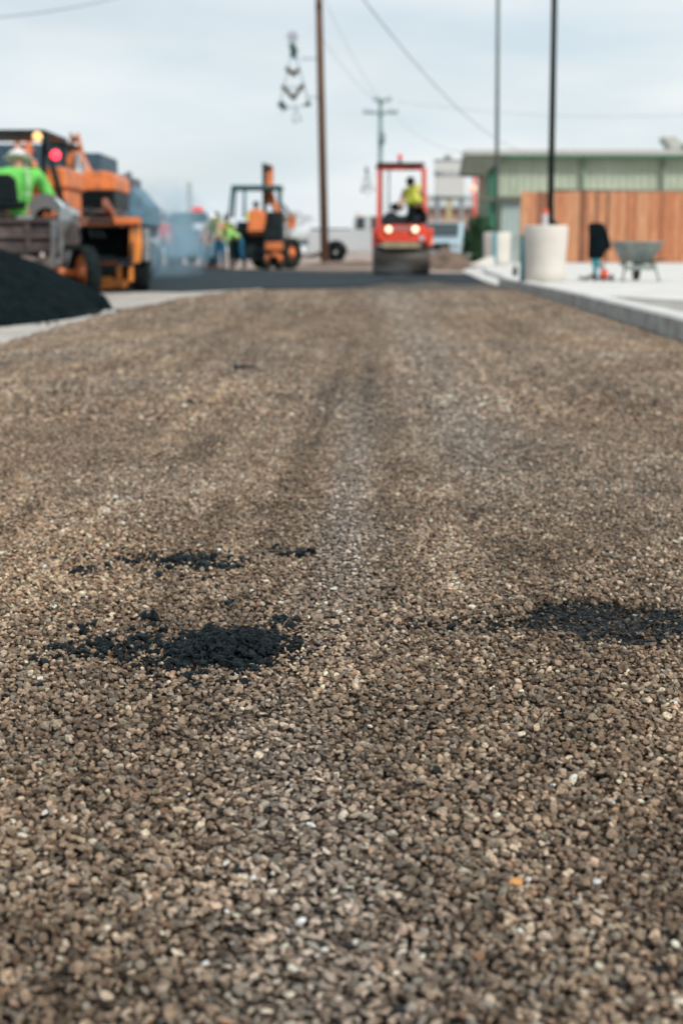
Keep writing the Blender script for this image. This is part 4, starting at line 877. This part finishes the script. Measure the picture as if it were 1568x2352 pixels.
b=MB(); b.lathe([(.2,-.4),(.24,-.38),(.24,.3),(.2,.35)],at(876,316,Yt-.4),'z',14); b.build('transformer',TEALP,t)
decoration(Yt,lambda u,v: at(829+u*29,381+v*70,Yt),'small faint tree-shaped festive decoration far off left of the roller canopy','festive pole decorations',lambda z: Vector((tp0.x,Yt,z)))
def wire(p,q,sag,r,label,n=24):
    p=Vector(p); q=Vector(q); pts=[p.lerp(q,k/n)-Vector((0,0,sag*4*(k/n)*(1-k/n))) for k in range(n+1)]
    b=MB(); b.path(pts,r,6); o=b.build('overhead_wire',CABLE); tag(o,label,'wire','overhead wires')
wire(at(820,-20,24),at(1262,345,59.3),.9,.011,'thick overhead wire slanting down from top centre to the green building')
wire(at(-60,44,30),at(300,-14,42),.1,.014,'overhead wire crossing the upper left corner of the sky')
wire(at(742,90,Yp),at(863,231,Yt),.3,.012,'faint wire running from the wooden pole to the distant pole crossarm')
wire(at(734,-30,Yp),at(905,258,Yt-.2),.8,.010,'thin faint wire dropping from the wooden pole top to the lower crossarm')
wire(at(912,232,Yt-.2),at(1700,256,90),.6,.012,'nearly level thin wire running right from the distant pole behind the metal poles')
wire(at(900,258,Yt-.2),at(1070,352,64),.5,.010,'thin wire dropping from the distant pole to the left end of the green roof')
# the two metal poles on concrete bases
def base_pole(px,pyt,pyb,wpx,zb,label_b,label_p,pm,px_top,pole_px,near):
    bt=gr(px,pyb,zb); Y=bt.y; r=wpx/2/FPX*Y; h=at(px,pyt,Y).z-zb
    g=thing('pole_footing',(bt.x,Y+r,zb),label_b,'pole footing','concrete pole footings')
    b=MB(); b.lathe([(r*.985,-.05),(r*.97,h*.2),(r*.97,h*.45),(r*1.01,h*.7),(r*1.03,h-.02),(r*1.0,h),(.01,h+.004)],(bt.x,Y+r,zb),'z',40); b.build('cylinder',CONCB,g)
    return bt,Y,r,h,g
bt,Y,r,h,g=base_pole(1256,517,649,98,.135,'thick pale concrete cylinder base beside the kerb carrying the black pole','',POLEB,0,0,True)
b=MB(); p0=at(1203,540,Y+r*1.0); b.tube((p0.x-.005,Y+r,.14),(p0.x-.005,Y+r,p0.z),.045,n=12); b.build('conduit_pipe',TEAL,g)
def mpole(px,topx,Yc,zb,r,mt,label):
    t=thing('metal_pole',(at(px,520,Yc).x,Yc,zb),label,'pole','metal poles on concrete bases'); lo=Vector((at(px,520,Yc).x,Yc,zb)); hi=at(topx,-160,Yc)
    b=MB(); b.tube(lo,hi,r,r*.9,18); b.build('pole_shaft',mt,t)
    b=MB(); b.box(lo.x-r*1.9,lo.x+r*1.9,Yc-r*1.9,Yc+r*1.9,zb,zb+.025); b.build('base_plate',mt,t,.004)
    for sx in (-1,1):
        for sy in (-1,1):
            b=MB(); b.tube((lo.x+sx*r*1.5,Yc+sy*r*1.5,zb+.02),(lo.x+sx*r*1.5,Yc+sy*r*1.5,zb+.09),.012,n=6); b.build('anchor_bolt',GREYM,t)
mpole(1263,1275,Y+r,.135+h,.048,POLEB,'black steel pole rising from the nearer concrete base')
b=MB(); c=at(1250,516,Y+r*.5); zt=.135+h; cx=c.x; cy=Y+r*.45
can=thing('spray_can',(cx,cy,zt),'white spray paint can with orange cap standing on the nearer concrete base','spray can')
b.lathe([(.044,.002),(.045,.01),(.045,.16),(.034,.18)],(cx,cy,zt),'z',20); b.build('can_body',mat('can_white',(.55,.52,.56),.4),can)
b=MB(); b.lathe([(.043,.165),(.044,.17),(.044,.22),(.036,.232)],(cx,cy,zt),'z',20); b.build('cap',mat('orange_cap',(.85,.10,.03),.4),can)
b=MB(); gx=at(1280,512,Y).x; b.ball((gx,Y+r*1.1,zt+.028),.05,(1.1,1,.6)); o=b.build('work_glove',BLKCLOTH); tag(o,'crumpled black glove lying behind the black pole on the concrete base','glove')
bt,Y,r,h,g=base_pole(1143,533,610,60,.135,'farther pale concrete cylinder base with teal strip on the pavement','',POLEG,0,0,False)
b=MB(); pt=at(1137,533,Y-.02); b.box(pt.x-.05,pt.x+.05,Y-.04,Y-.01,.14,.135+h+.01); b.build('conduit_strip',TEAL,g,.005)
b=MB(); bx0=at(1132,603,Y-.1); b.hexa([(bx0.x-.75,Y-.7,.14),(bx0.x,Y-.7,.14),(bx0.x,Y+.2,.14),(bx0.x-.75,Y+.2,.14),(bx0.x-.12,Y-.3,.42),(bx0.x,Y-.3,.42),(bx0.x,Y+.2,.42),(bx0.x-.12,Y+.2,.42)]); o=b.build('concrete_wedge',CONCB,None,.02); tag(o,'low sloping concrete wedge at the foot of the farther base','concrete block')
mpole(1139.5,1144,Y+r,.135+h,.06,POLEG,'grey-green steel pole rising from the farther concrete base')
# bottle on the pavement
bp=gr(1182,634,.135); bo=thing('drink_bottle',bp,'small dark green bottle standing on the pavement between the two concrete bases','bottle')
b=MB(); b.lathe([(.045,0),(.05,.02),(.05,.13),(.02,.18),(.02,.22)],bp,'z',16); b.build('bottle_body',mat('bottle_green',(.03,.045,.025),.2),bo)
b=MB(); b.lathe([(.024,.2),(.024,.235),(.01,.237)],bp,'z',12); b.build('cap',SIGNM,bo)
# ------------------------------------------------------------------ wheelbarrow
def barrow():
    c=gr(1470,646,.135); Y=c.y; P=lambda x,y,d=0: at(x,y,Y+d); t=thing('wheelbarrow',(c.x,Y,.135),'grey-green metal wheelbarrow standing end-on on the pavement','wheelbarrow')
    z1=P(1470,556).z; z0=P(1470,603).z; xa,xb=P(1426,556).x,P(1521,556).x; xm=(xa+xb)/2
    b=MB(); rim=[(xa,Y-.1),(xb,Y-.1),(xb-.02,Y+.95),(xa+.02,Y+.95)]; bot=[(xa+.13,Y+.15),(xb-.13,Y+.15),(xb-.12,Y+.6),(xa+.12,Y+.6)]
    vs=[(x,y,z1) for x,y in rim]+[(x,y,z0) for x,y in bot]; ins=[((x-xm)*.965+xm,(y-Y-.4)*.96+Y+.4,z1) for x,y in rim]+[((x-xm)*.96+xm,y,z0+.02) for x,y in bot]
    F=[(0,1,5,4),(1,2,6,5),(2,3,7,6),(3,0,4,7),(7,6,5,4)]; b.add(vs+ins,F+[tuple(i+8 for i in reversed(f)) for f in F]+[(0,3,11,8),(1,0,8,9),(2,1,9,10),(3,2,10,11)]); b.build('tray',WHEELB,t)
    b=MB(); L4=[(x,y,z1) for x,y in rim]; b.path(L4+[L4[0]],.014,8); b.build('tray_rim',WHEELB,t)
    b=MB(); b.box(xa+.10,xb-.42,Y+.0,Y+.5,z1-.1,z1+.012); b.build('dried_mortar',CONCB,t,.03)
    for sx in (-1,1):
        b=MB(); x=xm+sx*.22; zb=.135
        b.path([(x+sx*.06,Y-.0,zb+.01),(x,Y+.1,z0-.02),(x,Y+.55,z0-.02)],.017,8); b.box(x+sx*.06-.03,x+sx*.06+.03,Y-.08,Y+.08,zb,zb+.015); b.build('leg',WHEELB,t)
        b=MB(); b.tube((x+sx*.05,Y-.45,z0+.06),(xm+sx*.08,Y+1.05,.135+.22),.018,n=8); b.build('handle',mat('handle_wood',(.2,.14,.08),.7),t)
    b=MB(); b.box(xm-.24,xm+.24,Y-.01,Y+.03,.135+.17,.135+.24); b.build('leg_brace',WHEELB,t,.005)
    wheel('wheel',t,Vector((xm+.10,Y+.85,.135+.17)),.17,.08,0,rim_mat=GREYM,lugs=12)
barrow()
# floor saw with a jacket over its handle
def saw():
    c=gr(1372,645,.135); Y=c.y; P=lambda x,y,d=0: at(x,y,Y+d)
    t=thing('floor_saw',(c.x,Y,.135),'walk-behind floor saw with teal column, orange-red engine and low wheels','floor saw')
    b=MB(); p=[P(1356,590),P(1377,590),P(1369,617),P(1369,645),P(1362,645),P(1362,617)]; b.prism([(q.x,q.z) for q in p][::-1],Y-.06,Y+.06); b.build('column',TEAL,t,.01)
    b=MB(); b.tube(P(1365,600),P(1365,528),.022); b.tube(P(1350,527),P(1386,527),.018); b.build('handle_bar',BLACK,t)
    b=MB(); q=P(1386,631); b.box(q.x-.05,q.x+.05,Y-.10,Y+.12,q.z-.08,q.z+.05); b.ball((q.x,Y-.02,q.z+.06),.05,(1,1,.7)); b.build('engine',mat('engine_red',(.85,.09,.025),.4),t,.02)
    b=MB(); q=P(1380,609); b.ball((q.x,Y+.02,q.z),.055,(1,.8,1.1)); b.build('water_tank',mat('pale_tank',(.6,.62,.62),.5),t)
    b=MB(); q=P(1385,643); b.box(q.x-.17,q.x+.14,Y-.15,Y+.18,.175,.20); b.build('deck',BLACK,t,.01)
    for x in (1362,1401):
        q=P(x,643); wheel('wheel',t,Vector((q.x,Y-.08,.135+.05)),.05,.04,0,rim_mat=GREYM,lugs=6)
    b=MB(); b.tube(P(1362,632),P(1340,641),.03); b.obox(P(1338,640),(.12,.12,.05),(0,.4,0)); b.build('blade_guard',GREYM,t)
    # jacket
    b=MB(); prof=[(-.17,0),(-.155,.10)]
    rings=[(524,1351,1389,.07),(516,1358,1383,.05)]; 
    seq=[(511,1355,1382,.03),(517,1349,1387,.07),(535,1349,1391,.09),(556,1350,1395,.10),(569,1350,1398,.10),(578,1349,1388,.10),(594,1350,1384,.09)]
    n=20; vs=[]; rn=random.Random(3)
    for (yy,x0,x1,dp) in seq:
        a=P(x0,yy); c2=P(x1,yy); cx=(a.x+c2.x)/2; rx=(c2.x-a.x)/2
        for i in range(n):
            an=2*PI*i/n; k=1+.10*math.sin(an*5+yy*.05)+rn.uniform(-.03,.03); vs.append((cx+math.cos(an)*rx*k,Y+math.sin(an)*dp*k,a.z+rn.uniform(-.008,.008)))
    fs=[(k*n+i,k*n+(i+1)%n,(k+1)*n+(i+1)%n,(k+1)*n+i)[::-1] for k in range(len(seq)-1) for i in range(n)]+[tuple(range(n))]
    b.add(vs,fs,True); j=b.build('work_jacket',BLKCLOTH); tag(j,'black work jacket draped over the floor saw handle','jacket')
    b=MB(); b.path([P(1388,528,-.02),P(1395,552,-.04),P(1399,572,-.03)],.03,10); s=b.build('sleeve',BLKCLOTH); s.parent=j
    md=j.modifiers.new('sub','SUBSURF'); md.render_levels=2; md.levels=1
saw()
# ------------------------------------------------------------------ fence and green building
def fence():
    Y=54.5; x0=at(1195,500,Y).x; x1=at(1600,500,Y).x+6; zt=at(1300,440,Y).z; t=thing('wooden_fence',(x0,Y,.135),'tall cedar board fence in warm orange-brown in front of the green building','fence')
    x=x0; rn=random.Random(2); b=MB(); w_=.145; k=0
    darkx=[at(p,500,Y).x for p in (1228,1243,1330,1336,1362,1391,1250)]
    while x<x1:
        tone=rn.uniform(.35,.95) if rn.random()>.08 else rn.uniform(.1,.3)
        if any(abs(x-d)<.09 for d in darkx): tone=.03
        b.t=tone; b.box(x+.003,x+w_-.006,Y-.01,Y+.012,.15,zt+rn.uniform(-.02,.02)); x+=w_; k+=1
    b.build('board_panel',FENCE,t)
    b=MB(); b.t=0
    for z in (.5,1.4,zt-.3): b.box(x0,x1,Y+.014,Y+.06,z,z+.09)
    b.build('rail',mat('fence_rail',(.3,.14,.07),.8),t)
    x=x0
    while x<x1: 
        b=MB(); b.box(x,x+.09,Y+.062,Y+.15,.1,zt-.05); b.build('post',mat('fence_rail',(.3,.14,.07),.8),t); x+=2.6
fence()
def corr_mat():
    m=bpy.data.materials.new('ribbed_siding'); m.use_nodes=True; nt=m.node_tree; N=nt.nodes; L=nt.links; b=N['Principled BSDF']; b.inputs['Roughness'].default_value=.5
    n=N.new('ShaderNodeTexNoise'); n.inputs['Scale'].default_value=1.2; tc=N.new('ShaderNodeTexCoord'); L.new(tc.outputs['Object'],n.inputs['Vector']); r=N.new('ShaderNodeValToRGB')
    r.color_ramp.elements[0].color=(.40,.46,.35,1); r.color_ramp.elements[1].color=(.52,.57,.46,1); r.color_ramp.elements[0].position=.3; r.color_ramp.elements[1].position=.7; L.new(n.outputs['Fac'],r.inputs[0]); L.new(r.outputs[0],b.inputs['Base Color']); return m
SIDING=corr_mat()
def building():
    Y=60; P=lambda x,y,d=0: at(x,y,Y+d); xl=P(1143,400).x; xr=P(1700,400).x+14; zt=P(1300,363).z
    t=thing('green_building',(xl,Y,0),'long low pale green metal-sided building with white roof edge','building')
    def ribs(b,x0,x1,z0,z1,yf,sp=.30):
        x=x0; pts=[]
        while x<x1: pts += [(x,yf),(x+sp*.62,yf),(x+sp*.70,yf-.05),(x+sp*.92,yf-.05)]; x+=sp
        pts.append((x1,yf)); n=len(pts); b.add([(p[0],p[1],z0) for p in pts]+[(p[0],p[1],z1) for p in pts],[(i,i+1,n+i+1,n+i) for i in range(n-1)])
    b=MB(); ribs(b,xl,xr,0,zt,Y); b.box(xl,xr,Y+.02,Y+5.8,0,zt); b.build('wall',SIDING,t)
    b=MB(); b.box(P(1128,400,-.3).x,xl-.01,Y-.05,Y+5.7,.0,zt); b.build('end_wall',GREENW,t,.01)
    b=MB(); a=P(1150,462); c=P(1196,452); b.box(P(1097,460).x,P(1199,460).x,Y-.5,Y-.1,P(1100,463).z,P(1100,452).z); b.build('porch_beam',SOFFIT,t,.01)
    b=MB(); ribs(b,P(1150,500).x,P(1196,500).x,.1,P(1150,463).z,Y-.22,.2); b.build('lower_panel',mat('pale_panel',(.42,.50,.48),.6,var=.06),t)
    # roof: fascia, gutter, pitched deck
    z0=P(1300,356,-.6).z; z1=P(1300,344,-.6).z; xo=P(1070,350,-.6).x
    b=MB(); b.xprism([(Y-.65,z0),(Y-.65,z1),(Y+3,z1+.12),(Y+6.3,z1),(Y+6.3,z0)],P(1108,350,-.6).x,xr); b.xprism([(Y-.648,z0+.003),(Y-.648,z1-.003),(Y+1.6,z1+.05),(Y+1.6,z0+.003)],xo,P(1108,350,-.6).x); b.build('roof',ROOFM,t)
    b=MB(); b.box(P(1160,359,-.5).x,xr,Y-.6,Y-.45,P(1300,363,-.6).z,z0-.004); b.build('eave_trim',GREENW,t,.01)
    b=MB(); p=[P(1070,356,-.6),P(1160,357,-.6),P(1134,380,-.6),P(1112,402,-.6),P(1062,400,-.6)]; b.prism([(q.x,q.z) for q in p][::-1],Y-.6,Y+1.4); b.build('porch_soffit',SOFFIT,t)
    for px in (1340,1524):
        b=MB(); q=P(px,400,-.3); b.box(q.x-.07,q.x+.07,Y-.2,Y-.07,.2,P(px,362,-.3).z); b.build('downspout',mat('spout_green',(.20,.27,.20),.6),t,.01)
    b=MB(); b.tube(P(1270,438,-2),P(1700,441,-2),.06,n=8); 
    for px in (1320,1450,1560): b.tube(P(px,440,-2),P(px,440,-.1),.03,n=6)
    b.build('pipe_run',SOFFIT,t)
    b=MB(); b.tube(P(1108,402,3),P(1112,520,3),.08); b.build('porch_post',REDPALE,t)
    # roof ventilator
    v=thing('roof_ventilator',P(1545,345,3),'pale rounded ventilator hood on the roof at the right edge','vent')
    b=MB(); p=[P(1532,346,3),P(1532,334,3),P(1522,326,3),P(1520,314,3),P(1548,313,3),P(1556,324,3),P(1585,332,3),P(1585,347,3)]; b.prism([(q.x,q.z) for q in p][::-1],Y+2.6,Y+3.8); b.build('hood',ROOFM,v,.05)
    b=MB(); b.box(P(1566,330,2.5).x,P(1600,330,2.5).x,Y+2.3,Y+2.5,P(1570,345,2.5).z,P(1570,334,2.5).z); b.build('louvre',TEALD,v)
building()
# pale two panel sign
def sign():
    Y=78; P=lambda x,y,d=0: at(x,y,Y+d); t=thing('roadside_sign',(P(1032,600).x,Y,0),'pale blank two-panel roadside sign between the roller and green building','sign')
    for (y0,y1) in ((368,396),(402,452)):
        b=MB(); a=P(998 if y0<400 else 1000,y1); c=P(1066,y0); b.box(a.x,c.x,Y-.2,Y+.2,a.z,c.z); b.build('panel',SIGNM,t,.03)
        b=MB(); 
        for yy in (y0,y1): b.tube(P(996,yy,-.2),P(1068,yy,-.2),.05,n=6)
        b.build('panel_frame',GREYF,t)
    for x in (1004,1060):
        b=MB(); q=P(x,460); b.tube((q.x,Y+.3,0),(q.x,Y+.3,P(x,370).z),.11); b.build('post',GREYF,t)
    b=MB(); b.tube(P(985,456),P(1110,454),.07); b.build('crossbar',GREYF,t)
    b=MB(); b.ball(P(1028,362),.22,(1,1,.8)); b.build('top_light',GREYF,t)
sign()
def signal():
    Y=70; P=lambda x,y,d=0: at(x,y,Y+d); t=thing('lamp_sign',(P(1090,600).x,Y,0),'small warm lit lamp on a red post under the roof overhang','lamp')
    b=MB(); b.tube((P(1092,500).x,Y,0),P(1090,404),.09); b.build('post',REDPALE,t); b=MB(); b.ball(P(1085,434,-.2),.2); b.build('lamp',mat('dim_pink_lamp',(.9,.5,.4),.4,emit=((1,.5,.35),.5)),t)
signal()
def cottage():
    Y=96; P=lambda x,y,d=0: at(x,y,Y+d); t=thing('low_building',(P(1030,600).x,Y,0),'low pink-brown walled building behind the pale blue pickup','building')
    b=MB(); b.box(P(985,500).x,P(1100,500).x,Y,Y+8,0,P(1000,478).z); b.build('wall',PINKW,t)
    b=MB(); zt=P(1000,478).z; xa,xb=P(980,500).x,P(1104,500).x; b.xprism([(Y-.5,zt),(Y-.5,zt+.15),(Y+4,zt+1.0),(Y+8.5,zt+.15),(Y+8.5,zt)],xa,xb); b.build('roof',mat('grey_roof',(.40,.43,.44),.7),t)
    for x in (1010,1050):
        b=MB(); q=P(x,500); b.box(q.x-.5,q.x+.5,Y-.03,Y,1.2,2.2); b.build('window',GLASS,t)
    b=MB(); q=P(1078,520); b.box(q.x-.45,q.x+.45,Y-.04,Y,0,2.0); b.build('door',WHITE,t)
    q=P(1030,520,-14); t2=thing('yellow_post',(q.x,Y-14,0),'pale yellow wooden post standing behind the pale blue pickup','post'); b=MB(); b.box(q.x-.12,q.x+.12,Y-14.1,Y-13.9,0,P(1030,460,-14).z); b.box(q.x-.16,q.x+.16,Y-14.14,Y-13.86,P(1030,460,-14).z,P(1030,460,-14).z+.06); b.build('post_shaft',mat('yellow_wood',(.50,.42,.22),.8),t2)
cottage()
# ------------------------------------------------------------------ vegetation, dirt, small items
def leafy(name,c,size,n,label,cat,mt,leaf=.07,seed=1,trunk=True):
    rn=random.Random(seed); t=thing(name,c,label,cat); c=Vector(c)
    cl=[(Vector((rn.gauss(0,.30)*size[0],rn.gauss(0,.3)*size[1],size[2]*rn.uniform(.12,.95))),rn.uniform(.5,1)) for _ in range(26)]
    b=MB()
    for _ in range(n):
        q,s=rn.choice(cl); k=.22*s*(1.15-q.z/size[2]*.5)
        p=c+q+Vector((rn.gauss(0,k)*size[0],rn.gauss(0,k)*size[1],rn.gauss(0,.10*s)*size[2])); 
        if p.z<c.z+.03: continue
        d=Vector((rn.gauss(0,1),rn.gauss(0,1),rn.gauss(0,.7))).normalized(); u=d.orthogonal().normalized(); w_=d.cross(u); l=leaf*rn.uniform(.6,1.3)
        b.add([p-u*l,p+w_*l*.45+d*l*.1,p+u*l,p-w_*l*.45+d*l*.1],[(0,1,2,3)])
    b.build('crown',mt,t); b=MB()
    for q,s in cl[:12]: b.tube(c+Vector((q.x*.1,q.y*.1,0)),c+q*.9,.03,.008,6)
    b.build('trunk',BARK,t)
cb=Vector((at(1092,590,56).x,56,.0)); leafy('bush',cb,(.75,.7,1.75),5200,'dense dark green upright bush beside the green wall','bush',LEAF,.075,4)
g_=np.random.default_rng(5)
b=MB(); rn=random.Random(9)
for _ in range(6500):
    px=rn.uniform(1036,1112); py=rn.uniform(592,607) ; q=gr(px,py,0); hgt=rn.uniform(.08,.36)*(.5+.5*vnoise(np.array([q.x*1.5]),np.array([q.y*.5]),3)[0]*2); d=Vector((rn.gauss(0,.1),rn.gauss(0,.1),hgt)); s=Vector((.02,0,0)).lerp(Vector((0,.02,0)),rn.random())
    b.add([q-s,q+s,q+d],[(0,1,2)])
o=b.build('grass',GRASSM); tag(o,'rough green grass below the bush at the road edge','grass',kind='stuff')
def mound(name,c,rx,ry,h,m,label,cat,seed):
    nx=40; b=MB(); vs=[]; 
    for j in range(nx):
        for i in range(nx):
            x=(i/(nx-1)-.5)*2; y=(j/(nx-1)-.5)*2; d=math.hypot(x,y); z=h*max(0,1-d)**.8*(1+.5*(vnoise(np.array([x*4+seed]),np.array([y*4]),seed)[0]-.5)); z+=(vnoise(np.array([x*12+seed]),np.array([y*12]),seed)[0]-.5)*.12*h if d<.95 else -.02; vs.append((c[0]+x*rx,c[1]+y*ry,c[2]+z-.01))
    b.add(vs,[(j*nx+i,j*nx+i+1,(j+1)*nx+i+1,(j+1)*nx+i) for j in range(nx-1) for i in range(nx-1)],True); o=b.build(name,m); tag(o,label,cat)
mound('dirt_mound',(at(1020,600,50).x,50,-.02),1.3,3,.75,DIRTB,'rough brown mound of dug earth right of the roller','dirt pile',5)
mound('dirt_mound',(at(800,606,55).x,56,-.02),2.2,3,.25,DIRTB,'low brown mound of earth below the white pickup','dirt pile',6)
mound('dirt_mound',(at(1095,606,46).x,46,-.02),1.0,1.5,.2,DIRTB,'low brown spill of earth in front of the grass','dirt pile',8)
q=gr(1030,610); t=thing('sack',(q.x,q.y,0),'white crumpled sack lying on the dirt right of the roller','sack'); b=MB(); b.ball((q.x,q.y,.17),.2,(1,.9,.85)); b.build('bag_body',WHCLOTH,t); b=MB(); b.lathe([(.05,0),(.03,.04),(.07,.09)],(q.x+.02,q.y,.32),'z',10); b.build('tied_neck',WHCLOTH,t)
q=gr(1088,606); t=thing('safety_helmet',(q.x,q.y,0),'orange safety helmet left on the ground near the grass','helmet'); b=MB(); b.lathe([(.26,.01),(.26,.03),(.2,.05),(.19,.12),(.13,.19),(.02,.22)],(q.x,q.y,.02),'z',20); b.build('shell',HATO,t); b=MB(); b.box(q.x-.02,q.x+.02,q.y-.16,q.y+.16,.2,.245); b.build('ridge',HATO,t)
# far bare trees
def bare_tree(c,h,seed,label):
    rn=random.Random(seed); t=thing('bare_tree',c,label,'tree','bare trees on the skyline'); tr=MB(); cr=MB()
    def grow(p,d,l,r,lv):
        q=p+d*l; (tr if lv<2 else cr).tube(p,q,r,r*.68,5 if lv>1 else 8)
        if lv>=5: return
        for _ in range(3 if lv>0 else 5):
            e=(d+Vector((rn.gauss(0,.5),rn.gauss(0,.5),rn.gauss(.12,.32)))).normalized(); grow(q,e,l*rn.uniform(.62,.85),r*.62,lv+1)
    grow(Vector(c),Vector((0,0,1)),h*.24,h*.022,0); tr.build('trunk',BARK,t); cr.build('crown',BARK,t)
for i,(px,Yv,h,lb) in enumerate(((350,150,6.6,'bare grey tree left of the others, above the smoke'),(378,160,6.9,'bare grey tree above the white pickup in the smoke'),(402,170,6.2,'bare grey tree just left of the paver canopy'),(510,170,5.2,'low bare grey tree above the crew'),(655,140,6.0,'bare tree just right of the distant backhoe boom'),(540,180,5.0,'low bare grey tree behind the backhoe canopy'))):
    bare_tree(Vector((at(px,570,Yv).x,Yv,0)),h,i+3,lb)
q=Vector((at(437,570,210).x,210,0)); t=thing('radio_mast',q,'faint thin mast on the skyline above the paver','mast'); b=MB(); z=at(437,418,210).z
for k in range(3):
    a=2*PI*k/3; b.tube(q+Vector((math.cos(a)*.7,math.sin(a)*.7,0)),q+Vector((math.cos(a)*.25,math.sin(a)*.25,z)),.12,n=5)
for k in range(10): b.obox(q+Vector((0,0,z*k/10+.5)),(1.0-.06*k,1.0-.06*k,.12))
b.build('lattice',GREYF,t)
# low far row of sheds on the horizon
for i,(x0,x1,yt,Yv,lb,mt) in enumerate(((-60,330,520,150,'long low pale shed on the horizon behind the dump truck',SIGNM),(560,735,548,190,'low grey shed on the horizon behind the distant backhoe',GREYF))):
    P=lambda x,y: at(x,y,Yv); t=thing('far_shed',(P((x0+x1)/2,570).x,Yv,0),lb,'building'); b=MB(); a=P(x0,575); c=P(x1,yt); b.box(a.x,c.x,Yv,Yv+10,0,c.z); b.build('wall',mt,t); b=MB(); b.xprism([(Yv-.5,c.z),(Yv-.5,c.z+.2),(Yv+5,c.z+1.0),(Yv+10.5,c.z+.2),(Yv+10.5,c.z)],a.x-.4,c.x+.4); b.build('roof',ROOFM,t)
# ------------------------------------------------------------------ blue exhaust smoke over the fresh mat
def smoke(c,size,dens,label,seed):
    b=MB(); b.box(-1,1,-1,1,-1,1); m=bpy.data.materials.new('smoke_volume'); m.use_nodes=True; nt=m.node_tree; N=nt.nodes; L=nt.links; N.remove(N['Principled BSDF'])
    v=N.new('ShaderNodeVolumePrincipled'); v.inputs['Color'].default_value=(.50,.72,.86,1); v.inputs['Anisotropy'].default_value=.1
    tc=N.new('ShaderNodeTexCoord'); ln=N.new('ShaderNodeVectorMath'); ln.operation='LENGTH'; L.new(tc.outputs['Object'],ln.inputs[0])
    mr=N.new('ShaderNodeMapRange'); mr.inputs[1].default_value=1; mr.inputs[2].default_value=.15; mr.inputs[3].default_value=0; mr.inputs[4].default_value=1; L.new(ln.outputs['Value'],mr.inputs[0])
    mp=N.new('ShaderNodeMapping'); mp.inputs['Location'].default_value=(seed,seed*2,0); L.new(tc.outputs['Object'],mp.inputs[0]); n=N.new('ShaderNodeTexNoise'); n.inputs['Scale'].default_value=1.8; n.inputs['Detail'].default_value=4; L.new(mp.outputs[0],n.inputs['Vector'])
    m2=N.new('ShaderNodeMapRange'); m2.inputs[1].default_value=.38; m2.inputs[2].default_value=.7; L.new(n.outputs['Fac'],m2.inputs[0])
    mu=N.new('ShaderNodeMath'); mu.operation='MULTIPLY'; L.new(mr.outputs[0],mu.inputs[0]); L.new(m2.outputs[0],mu.inputs[1]); mu2=N.new('ShaderNodeMath'); mu2.operation='MULTIPLY'; mu2.inputs[1].default_value=dens; L.new(mu.outputs[0],mu2.inputs[0])
    L.new(mu2.outputs[0],v.inputs['Density']); L.new(v.outputs[0],N['Material Output'].inputs['Volume'])
    o=b.build('smoke',m); o.location=c; o.scale=size; tag(o,label,'smoke',kind='stuff')
smoke((at(400,570,33).x,33,1.0),(.85,7,1.3),.50,'thin blue smoke drifting over the fresh asphalt left of the crew',1.3)
smoke((at(365,620,27).x,26.5,.55),(.5,2,.5),.9,'denser pale blue smoke puff low beside the backhoe tyre',4.1)
smoke((at(905,640,33).x,33.2,.18),(.75,1.2,.22),.35,'white steam wisping off the road in front of the roller drum',7.7)
bpy.data.objects['smoke.002'].data.materials[0].node_tree.nodes['Principled Volume'].inputs['Color'].default_value=(.85,.88,.9,1)
